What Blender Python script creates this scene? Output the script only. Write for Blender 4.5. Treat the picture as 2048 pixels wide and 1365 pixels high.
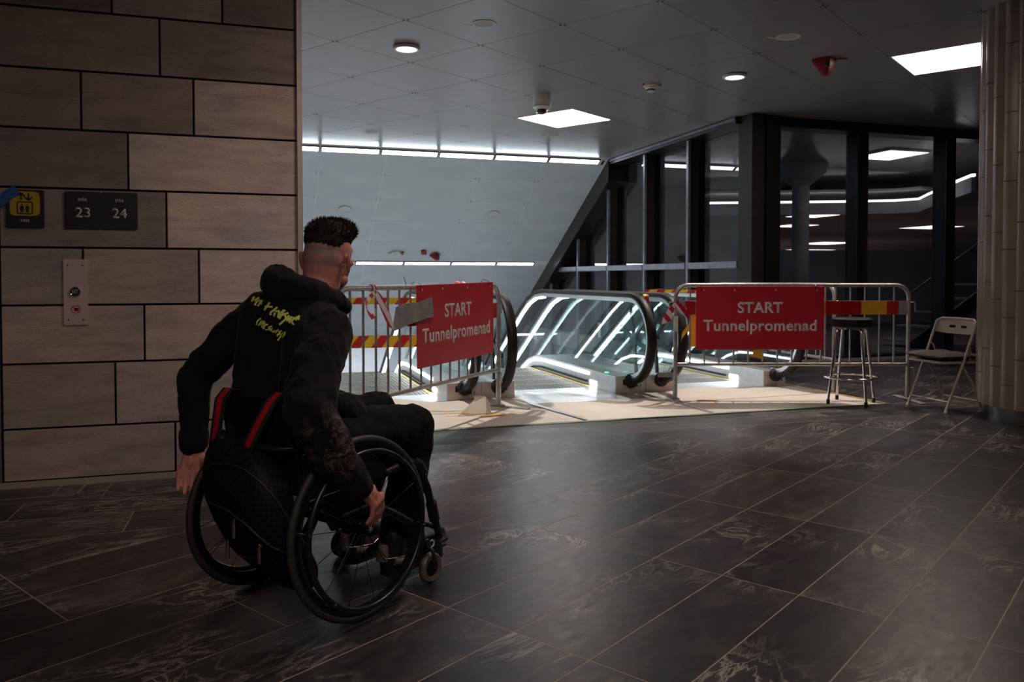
import bpy, bmesh, math, random
from math import sin, cos, pi, radians, sqrt, atan2, tan
from mathutils import Vector, Matrix, Quaternion, noise
from mathutils.bvhtree import BVHTree
random.seed(7)
for o in list(bpy.data.objects): bpy.data.objects.remove(o)
SC = bpy.context.scene
COL = SC.collection

# ------------------------------------------------------------------ camera, world, exposure
CAM_H, YAW, PITCH, FPX = 1.15, radians(17.5), radians(1.5), 1600.0
cd = bpy.data.cameras.new('camera'); cam = bpy.data.objects.new('camera', cd); COL.objects.link(cam)
cd.sensor_width = 36.0; cd.lens = 36.0*FPX/2048.0
cd.shift_y = -(682.5-(556.0+FPX*tan(PITCH)))/2048.0
cd.clip_start = 0.05; cd.clip_end = 200
cam.location = (0, 0, CAM_H); cam.rotation_euler = (pi/2-PITCH, 0, -YAW)
cd.dof.use_dof = True; cd.dof.focus_distance = 3.0; cd.dof.aperture_fstop = 6.3
SC.camera = cam
w = bpy.data.worlds.new('world'); SC.world = w; w.use_nodes = True
w.node_tree.nodes['Background'].inputs[0].default_value = (1.0, .88, .84, 1)
w.node_tree.nodes['Background'].inputs[1].default_value = 0.012
SC.view_settings.view_transform = 'Standard'; SC.view_settings.look = 'None'
SC.view_settings.exposure = 0.2; SC.view_settings.gamma = 1.0; SC.view_settings.use_curve_mapping = False
PANEL_W, STRIP_W, LED_W, SPOT_W = 13.0, 14.0, 14.0, 260.0
WARM, COOL = (1.0, .82, .72), (.80, .90, 1.0)

# ------------------------------------------------------------------ materials
def mat(name, col=(.5,.5,.5), rough=.5, metal=0.0, spec=.5, emit=None, estr=0, alpha=1, sheen=0, coat=0):
    m = bpy.data.materials.new(name); m.use_nodes = True
    b = m.node_tree.nodes['Principled BSDF']
    b.inputs['Base Color'].default_value = (*col, 1); b.inputs['Roughness'].default_value = rough
    b.inputs['Metallic'].default_value = metal; b.inputs['Specular IOR Level'].default_value = spec
    if emit: b.inputs['Emission Color'].default_value = (*emit, 1); b.inputs['Emission Strength'].default_value = estr
    if sheen: b.inputs['Sheen Weight'].default_value = sheen
    if coat: b.inputs['Coat Weight'].default_value = coat
    return m
def N(m, t, **kw):
    n = m.node_tree.nodes.new(t)
    for k, v in kw.items():
        if k.startswith('i_'): n.inputs[k[2:].replace('_', ' ')].default_value = v
        else: setattr(n, k, v)
    return n
def L(m, a, b): m.node_tree.links.new(a, b)
def BS(m): return m.node_tree.nodes['Principled BSDF']
def ramp(m, stops):
    r = N(m, 'ShaderNodeValToRGB'); e = r.color_ramp.elements
    while len(e) < len(stops): e.new(.5)
    for i, (p, c) in enumerate(stops): e[i].position = p; e[i].color = (*c, 1) if len(c) == 3 else c
    return r
def noisy(name, c1, c2, scale=8, rough=.5, metal=0, detail=6, bump=0, bscale=60, spec=.5, sheen=0, dist=0, rvar=0):
    m = mat(name, c1, rough, metal, spec, sheen=sheen)
    tc = N(m, 'ShaderNodeTexCoord'); n = N(m, 'ShaderNodeTexNoise', i_Scale=scale, i_Detail=detail, i_Distortion=dist)
    L(m, tc.outputs['Object'], n.inputs['Vector'])
    r = ramp(m, [(.32, c1), (.68, c2)]); L(m, n.outputs['Fac'], r.inputs['Fac']); L(m, r.outputs['Color'], BS(m).inputs['Base Color'])
    if rvar:
        mr = N(m, 'ShaderNodeMapRange'); mr.inputs['To Min'].default_value = rough-rvar; mr.inputs['To Max'].default_value = rough+rvar
        L(m, n.outputs['Fac'], mr.inputs['Value']); L(m, mr.outputs['Result'], BS(m).inputs['Roughness'])
    if bump:
        n2 = N(m, 'ShaderNodeTexNoise', i_Scale=bscale, i_Detail=4); L(m, tc.outputs['Object'], n2.inputs['Vector'])
        b = N(m, 'ShaderNodeBump', i_Strength=bump, i_Distance=.01); L(m, n2.outputs['Fac'], b.inputs['Height']); L(m, b.outputs['Normal'], BS(m).inputs['Normal'])
    return m
def emitter(name, col, s):
    m = bpy.data.materials.new(name); m.use_nodes = True; nt = m.node_tree; nt.nodes.clear()
    e = nt.nodes.new('ShaderNodeEmission'); e.inputs[0].default_value = (*col, 1); e.inputs[1].default_value = s
    o = nt.nodes.new('ShaderNodeOutputMaterial'); nt.links.new(e.outputs[0], o.inputs[0]); return m
def glassmat(name, tint=(.9,.95,.95), refl=1.0, rough=.0):
    m = bpy.data.materials.new(name); m.use_nodes = True; nt = m.node_tree; nt.nodes.clear()
    t = nt.nodes.new('ShaderNodeBsdfTransparent'); t.inputs[0].default_value = (*tint, 1)
    g = nt.nodes.new('ShaderNodeBsdfGlossy'); g.inputs['Roughness'].default_value = rough
    f = nt.nodes.new('ShaderNodeFresnel'); f.inputs['IOR'].default_value = 1.5
    mu = nt.nodes.new('ShaderNodeMath'); mu.operation = 'MULTIPLY'; mu.inputs[1].default_value = refl; mu.use_clamp = True
    # the inner face of a thin pane only transmits
    ge = nt.nodes.new('ShaderNodeNewGeometry'); iv = nt.nodes.new('ShaderNodeMath'); iv.operation = 'SUBTRACT'; iv.inputs[0].default_value = 1.0; nt.links.new(ge.outputs['Backfacing'], iv.inputs[1])
    m2 = nt.nodes.new('ShaderNodeMath'); m2.operation = 'MULTIPLY'; nt.links.new(iv.outputs[0], m2.inputs[1])
    mx = nt.nodes.new('ShaderNodeMixShader'); o = nt.nodes.new('ShaderNodeOutputMaterial')
    nt.links.new(f.outputs[0], mu.inputs[0]); nt.links.new(mu.outputs[0], m2.inputs[0]); nt.links.new(m2.outputs[0], mx.inputs[0]); nt.links.new(t.outputs[0], mx.inputs[1]); nt.links.new(g.outputs[0], mx.inputs[2]); nt.links.new(mx.outputs[0], o.inputs[0])
    return m

M = {}
def stone_wall():
    m = mat('stone_slab', (.2,.18,.16), .62, spec=.3)
    oi = N(m, 'ShaderNodeObjectInfo'); tc = N(m, 'ShaderNodeTexCoord')
    off = N(m, 'ShaderNodeVectorMath', operation='SCALE'); off.inputs['Scale'].default_value = 37
    cr = N(m, 'ShaderNodeCombineXYZ'); L(m, oi.outputs['Random'], cr.inputs[0]); L(m, oi.outputs['Random'], cr.inputs[2]); L(m, cr.outputs[0], off.inputs[0])
    ad = N(m, 'ShaderNodeVectorMath', operation='ADD'); L(m, tc.outputs['Object'], ad.inputs[0]); L(m, off.outputs[0], ad.inputs[1])
    mp = N(m, 'ShaderNodeMapping'); mp.inputs['Scale'].default_value = (1.2, 1, 5.5); mp.inputs['Rotation'].default_value = (0, .06, 0); L(m, ad.outputs[0], mp.inputs[0])
    n1 = N(m, 'ShaderNodeTexNoise', i_Scale=2.2, i_Detail=8, i_Roughness=.62, i_Distortion=.5); L(m, mp.outputs[0], n1.inputs['Vector'])
    n2 = N(m, 'ShaderNodeTexNoise', i_Scale=30, i_Detail=6, i_Roughness=.7); L(m, mp.outputs[0], n2.inputs['Vector'])
    n3 = N(m, 'ShaderNodeTexNoise', i_Scale=1.6, i_Detail=3); L(m, ad.outputs[0], n3.inputs['Vector'])
    r1 = ramp(m, [(.25, (.52,.50,.52)), (.5, (.80,.76,.73)), (.75, (1.0,.93,.86))]); L(m, n1.outputs['Fac'], r1.inputs['Fac'])
    r2 = ramp(m, [(.30, (.62,.60,.58)), (.48, (1,1,1)), (.75, (1.12,1.1,1.08))]); L(m, n2.outputs['Fac'], r2.inputs['Fac'])
    r3 = ramp(m, [(.35, (.85,.86,.92)), (.65, (1.08,1.0,.92))]); L(m, n3.outputs['Fac'], r3.inputs['Fac'])
    x1 = N(m, 'ShaderNodeMixRGB', blend_type='MULTIPLY', i_Fac=1); L(m, r1.outputs[0], x1.inputs[1]); L(m, r2.outputs[0], x1.inputs[2])
    x2 = N(m, 'ShaderNodeMixRGB', blend_type='MULTIPLY', i_Fac=1); L(m, x1.outputs[0], x2.inputs[1]); L(m, r3.outputs[0], x2.inputs[2])
    x3 = N(m, 'ShaderNodeMixRGB', blend_type='MULTIPLY', i_Fac=1); L(m, x2.outputs[0], x3.inputs[1]); L(m, oi.outputs['Color'], x3.inputs[2])
    L(m, x3.outputs[0], BS(m).inputs['Base Color'])
    b = N(m, 'ShaderNodeBump', i_Strength=.25, i_Distance=.004); L(m, n2.outputs['Fac'], b.inputs['Height']); L(m, b.outputs['Normal'], BS(m).inputs['Normal'])
    return m
def slate(name, rough=.34, stripe=False):
    m = mat(name, (.05,.05,.05), rough, spec=.5)
    oi = N(m, 'ShaderNodeObjectInfo'); tc = N(m, 'ShaderNodeTexCoord')
    cr = N(m, 'ShaderNodeCombineXYZ'); L(m, oi.outputs['Random'], cr.inputs[0]); L(m, oi.outputs['Random'], cr.inputs[1])
    off = N(m, 'ShaderNodeVectorMath', operation='SCALE'); off.inputs['Scale'].default_value = 91; L(m, cr.outputs[0], off.inputs[0])
    ad = N(m, 'ShaderNodeVectorMath', operation='ADD'); L(m, tc.outputs['Object'], ad.inputs[0]); L(m, off.outputs[0], ad.inputs[1])
    mp = N(m, 'ShaderNodeMapping'); mp.inputs['Scale'].default_value = (1, 7, 1) if stripe else (1, 2.2, 1); mp.inputs['Rotation'].default_value = (0,0,.0 if stripe else .35); L(m, ad.outputs[0], mp.inputs[0])
    n1 = N(m, 'ShaderNodeTexNoise', i_Scale=3.2, i_Detail=9, i_Roughness=.68, i_Distortion=1.6); L(m, mp.outputs[0], n1.inputs['Vector'])
    r1 = ramp(m, [(.28, (.008,.0075,.0077)), (.5, (.026,.0228,.0222)), (.72, (.070,.059,.055))]); L(m, n1.outputs['Fac'], r1.inputs['Fac'])
    # per-tile value shift
    vs = N(m, 'ShaderNodeMapRange'); vs.inputs['To Min'].default_value = .5; vs.inputs['To Max'].default_value = 1.45; L(m, oi.outputs['Random'], vs.inputs['Value'])
    x1 = N(m, 'ShaderNodeVectorMath', operation='SCALE'); L(m, r1.outputs[0], x1.inputs[0]); L(m, vs.outputs[0], x1.inputs['Scale'])
    # white swirling veins, only where a mask allows
    n2 = N(m, 'ShaderNodeTexNoise', i_Scale=2.0, i_Detail=7, i_Roughness=.6, i_Distortion=3.2); L(m, mp.outputs[0], n2.inputs['Vector'])
    sb = N(m, 'ShaderNodeMath', operation='SUBTRACT'); L(m, n2.outputs['Fac'], sb.inputs[0]); sb.inputs[1].default_value = .5
    ab = N(m, 'ShaderNodeMath', operation='ABSOLUTE'); L(m, sb.outputs[0], ab.inputs[0])
    rv = ramp(m, [(.0, (1,1,1)), (.020, (.35,.35,.35)), (.05, (0,0,0))]); L(m, ab.outputs[0], rv.inputs['Fac'])
    n3 = N(m, 'ShaderNodeTexNoise', i_Scale=1.35, i_Detail=3); L(m, ad.outputs[0], n3.inputs['Vector'])
    rm = ramp(m, [(.49, (0,0,0)), (.66, (1,1,1))]); L(m, n3.outputs['Fac'], rm.inputs['Fac'])
    ml = N(m, 'ShaderNodeMath', operation='MULTIPLY'); L(m, rv.outputs[0], ml.inputs[0]); L(m, rm.outputs[0], ml.inputs[1])
    mx = N(m, 'ShaderNodeMixRGB'); L(m, ml.outputs[0], mx.inputs[0]); L(m, x1.outputs[0], mx.inputs[1]); mx.inputs[2].default_value = (.36,.33,.30,1)
    # faint ochre stain
    n4 = N(m, 'ShaderNodeTexNoise', i_Scale=2.6, i_Detail=5, i_Distortion=1); ad2 = N(m, 'ShaderNodeVectorMath', operation='ADD'); ad2.inputs[1].default_value = (13,7,3); L(m, mp.outputs[0], ad2.inputs[0]); L(m, ad2.outputs[0], n4.inputs['Vector'])
    ro = ramp(m, [(.64, (0,0,0)), (.76, (.5,.5,.5))]); L(m, n4.outputs['Fac'], ro.inputs['Fac'])
    mo = N(m, 'ShaderNodeMixRGB'); L(m, ro.outputs[0], mo.inputs[0]); L(m, mx.outputs[0], mo.inputs[1]); mo.inputs[2].default_value = (.085,.072,.032,1)
    L(m, mo.outputs[0], BS(m).inputs['Base Color'])
    mr = N(m, 'ShaderNodeMapRange'); mr.inputs['To Min'].default_value = rough-.08; mr.inputs['To Max'].default_value = rough+.12
    n5 = N(m, 'ShaderNodeTexNoise', i_Scale=14, i_Detail=5); L(m, mp.outputs[0], n5.inputs['Vector']); L(m, n5.outputs['Fac'], mr.inputs['Value']); L(m, mr.outputs[0], BS(m).inputs['Roughness'])
    b = N(m, 'ShaderNodeBump', i_Strength=.16 if not stripe else .3, i_Distance=.003); L(m, n1.outputs['Fac'], b.inputs['Height']); L(m, b.outputs['Normal'], BS(m).inputs['Normal'])
    return m
M['stone'] = stone_wall()
M['slate'] = slate('slate_tile'); M['slate_band'] = slate('slate_band', .40, True)
M['grout'] = noisy('grout', (.26,.20,.18), (.34,.27,.24), 20, .8)
M['joint'] = mat('dark_joint', (.006,.006,.006), .9)
M['steel'] = noisy('brushed_steel', (.46,.43,.40), (.56,.53,.50), 30, .34, .9, rvar=.06)
M['steel_plate'] = noisy('warm_steel_plate', (.55,.45,.41), (.62,.52,.48), 12, .45, .55)
M['ceil'] = noisy('painted_metal_ceiling', (.255,.238,.238), (.285,.266,.264), 3, .28, 0, spec=.6)
M['slope'] = noisy('slope_panel_paint', (.60,.63,.66), (.68,.70,.72), 1.2, .33, 0, spec=.5)
M['gap'] = mat('pale_gap', (.62,.60,.58), .6); M['seam'] = mat('white_seam', (.90,.90,.90), .6)
M['hole'] = mat('dark_hole', (.01,.01,.01), .9)
M['black'] = noisy('black_frame_paint', (.006,.006,.007), (.012,.011,.012), 6, .32)
M['brownsteel'] = noisy('brown_black_frame', (.014,.010,.009), (.024,.017,.015), 9, .55, .0, spec=.25)
M['greyedge'] = noisy('grey_frame_edge', (.16,.16,.19), (.22,.22,.26), 9, .35, .5)
M['pane'] = glassmat('window_glass', (.62,.66,.72), 1.6)
M['concrete'] = noisy('dark_concrete', (.22,.21,.21), (.42,.40,.39), 1.4, .8, 0, 8, .3, 20)
M['darkwall'] = noisy('dark_wall', (.07,.065,.065), (.11,.10,.10), 2, .8)
M['blue_wall'] = noisy('blue_grey_partition', (.42,.47,.55), (.52,.57,.65), 1.5, .6)
M['white'] = noisy('white_paint', (.68,.68,.69), (.76,.76,.76), 4, .5)
M['plastic'] = noisy('white_plastic', (.62,.58,.55), (.68,.64,.61), 10, .4)
M['panel_e'] = emitter('panel_light', WARM, PANEL_W)
M['strip_e'] = emitter('strip_light', COOL, STRIP_W)
M['far_e'] = emitter('far_light', (1,.80,.70), 4.5)
M['led_e'] = emitter('led_line', (.86,.95,1.0), LED_W)
M['down_e'] = emitter('downlight_ring', (.95,.93,1.0), 1.1)

# ------------------------------------------------------------------ mesh builder
class MB:
    def __init__(s): s.v = []; s.f = []
    def add(s, vs, fs):
        b = len(s.v); s.v += [tuple(v) for v in vs]; s.f += [tuple(b+i for i in f) for f in fs]; return s
    def bb(s, x0, x1, y0, y1, z0, z1):
        return s.add([(x0,y0,z0),(x1,y0,z0),(x1,y1,z0),(x0,y1,z0),(x0,y0,z1),(x1,y0,z1),(x1,y1,z1),(x0,y1,z1)], [(3,2,1,0),(4,5,6,7),(0,1,5,4),(1,2,6,5),(2,3,7,6),(3,0,4,7)])
    def box(s, c, sx, sy, sz, rot=None):
        vs = [Vector((x*sx/2, y*sy/2, z*sz/2)) for z in (-1,1) for (x,y) in ((-1,-1),(1,-1),(1,1),(-1,1))]
        if rot is not None: vs = [rot @ v for v in vs]
        c = Vector(c)
        return s.add([c+v for v in vs], [(3,2,1,0),(4,5,6,7),(0,1,5,4),(1,2,6,5),(2,3,7,6),(3,0,4,7)])
    def bar(s, p, q, w, h, up=(0,0,1)):
        p, q = Vector(p), Vector(q); d = (q-p).normalized(); u = Vector(up); a = d.cross(u)
        if a.length < 1e-4: a = d.cross(Vector((1,0,0)))
        a.normalize(); u = a.cross(d)
        vs = [c+a*x*w/2+u*y*h/2 for c in (p,q) for (x,y) in ((-1,-1),(1,-1),(1,1),(-1,1))]
        return s.add(vs, [(0,1,2,3),(7,6,5,4),(0,4,5,1),(1,5,6,2),(2,6,7,3),(3,7,4,0)])
    def cyl(s, p, q, r, n=12, r2=None, caps=True):
        return s.tube([p, q], [r, r if r2 is None else r2], n, caps=caps)
    def tube(s, pts, r, n=10, closed=False, caps=True, prof=None, up0=None):
        pts = [Vector(p) for p in pts]; k = len(pts)
        if not isinstance(r, (list, tuple)): r = [r]*k
        tang = []
        for i in range(k):
            a = pts[(i-1) % k] if (closed or i > 0) else pts[i]; b = pts[(i+1) % k] if (closed or i < k-1) else pts[i]
            tang.append((b-a).normalized())
        t0 = tang[0]; u = Vector(up0) if up0 else (Vector((0,0,1)) if abs(t0.z) < .9 else Vector((1,0,0)))
        u = (u-t0*u.dot(t0)).normalized(); rings = []
        prev = t0
        for i in range(k):
            t = tang[i]; q = prev.rotation_difference(t); u = q @ u; u = (u-t*u.dot(t)).normalized(); prev = t; a = t.cross(u)
            if prof: rings.append([pts[i]+a*x*r[i]+u*y*r[i] for (x, y) in prof])
            else: rings.append([pts[i]+(a*cos(2*pi*j/n)+u*sin(2*pi*j/n))*r[i] for j in range(n)])
        m = len(rings[0]); vs = [v for ring in rings for v in ring]; fs = []
        for i in range(k if closed else k-1):
            o, p = i*m, ((i+1) % k)*m
            fs += [(o+j, o+(j+1) % m, p+(j+1) % m, p+j) for j in range(m)]
        if caps and not closed: fs += [tuple(reversed(range(m))), tuple(range((k-1)*m, k*m))]
        return s.add(vs, fs)
    def lathe(s, prof, n=24, c=(0,0,0), ax=None, ring=False):
        c = Vector(c); rot = Vector((0,0,1)).rotation_difference(Vector(ax)) if ax else Quaternion()
        vs = [c+rot @ Vector((r*cos(2*pi*j/n), r*sin(2*pi*j/n), z)) for (r, z) in prof for j in range(n)]; fs = []
        K = len(prof)
        for i in range(K if ring else K-1): fs += [(i*n+j, i*n+(j+1) % n, ((i+1) % K)*n+(j+1) % n, ((i+1) % K)*n+j) for j in range(n)]
        if ring: return s.add(vs, fs)
        if prof[0][0] > 1e-6: fs.append(tuple(reversed(range(n))))
        if prof[-1][0] > 1e-6: fs.append(tuple(range((len(prof)-1)*n, len(prof)*n)))
        return s.add(vs, fs)
    def prism(s, poly, fn, lo, hi):
        n = len(poly); vs = [fn(a, b, lo) for a, b in poly]+[fn(a, b, hi) for a, b in poly]
        return s.add(vs, [tuple(reversed(range(n))), tuple(range(n, 2*n))]+[(i, (i+1) % n, n+(i+1) % n, n+i) for i in range(n)])
    def ell(s, c, r, rot=None, n=16, k=10):
        c = Vector(c); vs = []; 
        for i in range(1, k):
            t = pi*i/k
            for j in range(n):
                v = Vector((r[0]*sin(t)*cos(2*pi*j/n), r[1]*sin(t)*sin(2*pi*j/n), r[2]*cos(t))); vs.append(c+(rot @ v if rot is not None else v))
        top, bot = Vector((0,0,r[2])), Vector((0,0,-r[2]))
        if rot is not None: top, bot = rot @ top, rot @ bot
        vs += [c+top, c+bot]; fs = []
        for i in range(k-2): fs += [(i*n+j, (i+1)*n+j, (i+1)*n+(j+1) % n, i*n+(j+1) % n) for j in range(n)]
        T = (k-1)*n; fs += [(T, j, (j+1) % n) for j in range(n)]+[(T+1, (k-2)*n+(j+1) % n, (k-2)*n+j) for j in range(n)]
        return s.add(vs, fs)
    def ribbon(s, pts, wid, th=.0012):
        """flat band through pts, wid = list of width vectors"""
        pts = [Vector(p) for p in pts]; k = len(pts)
        if not isinstance(wid, list): wid = [wid]*k
        wid = [Vector(w_) for w_ in wid]; vs = []
        for i in range(k):
            t = (pts[min(i+1, k-1)]-pts[max(i-1, 0)]).normalized(); nrm = t.cross(wid[i])
            nrm = nrm.normalized()*th if nrm.length > 1e-6 else Vector((0,0,th))
            vs += [pts[i]-wid[i]/2-nrm, pts[i]+wid[i]/2-nrm, pts[i]+wid[i]/2+nrm, pts[i]-wid[i]/2+nrm]
        fs = [(0,1,2,3), tuple(4*(k-1)+j for j in (3,2,1,0))]
        for i in range(k-1): fs += [(4*i+j, 4*i+4+j, 4*i+4+(j+1) % 4, 4*i+(j+1) % 4) for j in range(4)]
        return s.add(vs, fs)
    def mesh(s, name, m=None, smooth=0, bevel=0, seg=1):
        me = bpy.data.meshes.new(name); me.from_pydata(s.v, [], s.f)
        bm = bmesh.new(); bm.from_mesh(me); bmesh.ops.recalc_face_normals(bm, faces=bm.faces)
        if bevel: bmesh.ops.bevel(bm, geom=[e for e in bm.edges if len(e.link_faces) == 2 and e.calc_face_angle(0) > .5], offset=bevel, segments=seg, affect='EDGES', clamp_overlap=True)
        bm.to_mesh(me); bm.free()
        if m: me.materials.append(m)
        if smooth:
            me.polygons.foreach_set('use_smooth', [True]*len(me.polygons)); me.set_sharp_from_angle(angle=radians(smooth))
        return me
def link(name, me, parent=None, loc=None, rot=None):
    o = bpy.data.objects.new(name, me); COL.objects.link(o)
    if parent: o.parent = parent
    if loc is not None: o.location = loc
    if rot is not None: o.rotation_euler = rot
    return o
def obj(name, mb, m, parent=None, smooth=40, bevel=0, seg=1, loc=None, rot=None):
    return link(name, mb.mesh(name, m, smooth, bevel, seg), parent, loc, rot)
def tag(o, label, cat, group=None):
    o['label'] = label; o['category'] = cat
    if group: o['group'] = group
    return o
def thing(name, label, cat, loc=(0,0,0), rz=0, group=None):
    o = bpy.data.objects.new(name, None); COL.objects.link(o); o.location = loc; o.rotation_euler = (0,0,rz); o.empty_display_size = .1
    return tag(o, label, cat, group)
def struct(name, mb=None, m=None, smooth=0, bevel=0):
    o = link(name, mb.mesh(name, m, smooth, bevel) if mb else None); o['kind'] = 'structure'; return o
def text_mesh(s, size=.1, off=0.0, ext=.0015, m=None, shear=0, sx=1.0, spacing=1.0, align='CENTER'):
    c = bpy.data.curves.new('txt', 'FONT'); c.body = s; c.size = size; c.align_x = align; c.align_y = 'CENTER'; c.offset = off; c.extrude = ext; c.shear = shear; c.space_character = spacing; c.resolution_u = 4
    t = bpy.data.objects.new('txt', c); COL.objects.link(t)
    dg = bpy.context.evaluated_depsgraph_get(); me = bpy.data.meshes.new_from_object(t.evaluated_get(dg))
    bpy.data.objects.remove(t); bpy.data.curves.remove(c)
    me.name = 'lettering'
    if sx != 1: 
        for v in me.vertices: v.co.x *= sx
    me.materials.clear(); me.materials.append(m); return me
def clip_poly(P, hp):
    """clip 2d polygon by half planes (a,b,c): keep a*x+b*y<=c"""
    for (a, b, c) in hp:
        Q = []
        for i in range(len(P)):
            p, q = P[i], P[(i+1) % len(P)]; dp, dq = a*p[0]+b*p[1]-c, a*q[0]+b*q[1]-c
            if dp <= 0: Q.append(p)
            if (dp < 0 < dq) or (dq < 0 < dp): t = dp/(dp-dq); Q.append((p[0]+(q[0]-p[0])*t, p[1]+(q[1]-p[1])*t))
        P = Q
        if len(P) < 3: return []
    return P
def area(P): return .5*abs(sum(P[i][0]*P[(i+1) % len(P)][1]-P[(i+1) % len(P)][0]*P[i][1] for i in range(len(P))))
def cam_uv(p):
    x, y, z = p; Z = x*sin(YAW)+y*cos(YAW); X = x*cos(YAW)-y*sin(YAW)
    return (1024+FPX*X/max(Z, .01), 556-FPX*(z-CAM_H)/max(Z, .01), Z)

# ------------------------------------------------------------------ floor
CH = 3.3
fl = MB(); fl.bb(-7, 16, -5, 7.35, -.30, -.0003); fl.bb(-7, .30, 7.35, 13, -.30, -.0003); fl.bb(5.36, 6.15, 7.35, 9.7, -.30, -.0003); fl.bb(6.15, 55, 7.35, 76, -.30, -.0003)
floor = struct('floor', fl, M['grout'])
TA = radians(32.3); ta, tb = Vector((cos(TA), sin(TA))), Vector((-sin(TA), cos(TA)))
PL, PW, G = .90, .2985, .0045
A0, B0 = 1.965, 1.655-6*PW         # joint lattice offsets
zones = [[(0,1,3.955), (1,0,.62)], [(0,1,5.36), (-1,0,-.62), (1,0,9.9)], [(0,1,9.22), (0,-1,-5.885), (-1,0,-5.44), (1,0,10.5)]]
cand = []
for i in range(-8, 16):
    for j in range(-14, 40):
        a0, b0 = A0+i*PL, B0+j*PW
        a0 += .45 if j in (8, 9, 14, 15) else 0
        R = [(a0+G/2, b0+G/2), (a0+PL-G/2, b0+G/2), (a0+PL-G/2, b0+PW-G/2), (a0+G/2, b0+PW-G/2)]
        Wd = [tuple(ta*p+tb*q) for p, q in R]
        for z in zones:
            P = clip_poly(Wd, z)
            if not P or area(P) < .004: continue
            c = (sum(p[0] for p in P)/len(P), sum(p[1] for p in P)/len(P))
            u, v, Z = cam_uv((c[0], c[1], 0))
            sz = area(P)/max(Z, .5)**2
            vis = Z > .9 and -420 < u < 2460 and v < 1650
            cand.append((not vis, -sz, P, c, len(P) == 4 and abs(area(P)-(PL-G)*(PW-G)) < 1e-4, (a0+PL/2, b0+PW/2)))
cand.sort(key=lambda t: (t[0], t[1]))
full_tile = MB().bb(-PL/2+G/2, PL/2-G/2, -PW/2+G/2, PW/2-G/2, -.012, 0).mesh('floor_tile', M['slate'], 0, .0004)
rest = MB(); cnt = 0
for (inv, sz, P, c, full, ab) in cand:
    if cnt < 270 and not inv:
        cnt += 1
        if full: p = ta*ab[0]+tb*ab[1]; o = link('floor_tile', full_tile, floor, (p.x, p.y, 0), (0, 0, TA))
        else:
            cx, cy = c; mb = MB().prism([((x-cx)*cos(TA)+(y-cy)*sin(TA), -(x-cx)*sin(TA)+(y-cy)*cos(TA)) for x, y in P], lambda a, b, z: (a, b, z), -.012, 0)
            o = obj('floor_tile', mb, M['slate'], floor, 0, loc=(cx, cy, 0), rot=(0,0,TA))
    else: rest.prism(P, lambda a, b, z: (a, b, z), -.012, 0)
r = obj('floor_tile_outer', rest, M['slate'], floor, 0); r['kind'] = 'stuff'
# band of narrow planks in front of the escalators, and the wide band before the lift wall
for k, (y0, y1) in enumerate(((5.365, 5.53), (5.534, 5.70), (5.704, 5.882))):
    x = .62+.3*k
    while x < 9.8:
        x1 = min(x+.9, 9.8); obj('floor_plank', MB().bb(-(x1-x)/2+.002, (x1-x)/2-.002, -(y1-y0)/2, (y1-y0)/2, -.012, 0), M['slate_band'], floor, 0, .001, loc=((x+x1)/2, (y0+y1)/2, 0)); x = x1
for k, (y0, y1) in enumerate(((3.96, 4.29), (4.294, 4.62), (4.624, 4.945))):
    x = -2.4+.35*k
    while x < .62:
        x1 = min(x+.9, .62); obj('floor_plank', MB().bb(-(x1-x)/2+.002, (x1-x)/2-.002, -(y1-y0)/2, (y1-y0)/2, -.012, 0), M['slate_band'], floor, 0, .001, loc=((x+x1)/2, (y0+y1)/2, 0)); x = x1
for k in range(3):
    y0, y1 = 4.95+k*.31, 4.95+k*.31+.306
    obj('floor_plank', MB().bb(-.2, .2, -.153, .153, -.012, 0), M['slate_band'], floor, 0, .001, loc=(.42, (y0+y1)/2, 0))
hat = obj('floor_hatch_frame', MB().bb(-1.9, -.93, 4.70, 4.712, 0, .004).bb(-.938, -.926, 4.70, 4.94, 0, .004).bb(-1.055, -1.047, 4.712, 4.94, 0, .003), M['steel'], floor)

# ------------------------------------------------------------------ stone lift wall
WY = 4.95; WXL, WXR = -1.335, .217
wl = struct('wall_left', MB().bb(-4.5, WXR-.004, WY+.012, 7.2, 0, CH), M['joint'])
obj('side_lining', MB().bb(WXR-.004, .25, 7.2, 13.2, -7, CH), M['white'], wl)
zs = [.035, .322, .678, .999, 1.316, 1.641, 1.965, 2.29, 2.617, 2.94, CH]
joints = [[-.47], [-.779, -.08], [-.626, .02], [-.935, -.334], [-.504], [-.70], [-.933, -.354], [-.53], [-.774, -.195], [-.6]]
tones = [[.30,.30], [.29,.30,.30], [.34,.33,.36], [.30,.27,.42], [.22,.42], [.19,.40], [.19,.17,.33], [.20,.16], [.13,.19,.12], [.15,.15]]  # each slab's own tone plus painted light falloff, darker to left and top
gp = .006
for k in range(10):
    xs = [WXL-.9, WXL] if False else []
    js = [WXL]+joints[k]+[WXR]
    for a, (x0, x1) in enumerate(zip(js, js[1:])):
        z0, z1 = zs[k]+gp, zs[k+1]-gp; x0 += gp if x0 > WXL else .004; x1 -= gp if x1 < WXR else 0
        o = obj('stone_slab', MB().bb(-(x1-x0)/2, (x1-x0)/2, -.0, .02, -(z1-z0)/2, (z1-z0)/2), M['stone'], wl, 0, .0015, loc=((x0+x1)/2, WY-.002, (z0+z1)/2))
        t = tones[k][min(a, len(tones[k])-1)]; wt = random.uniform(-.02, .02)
        t *= 2.0 if x1 > -.4 else 1.75; o.color = (t*(1.06+wt), t*.92, t*(.85-wt), 1)  # right-hand slabs lightened more, painting the brighter lit end into the stone
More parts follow.
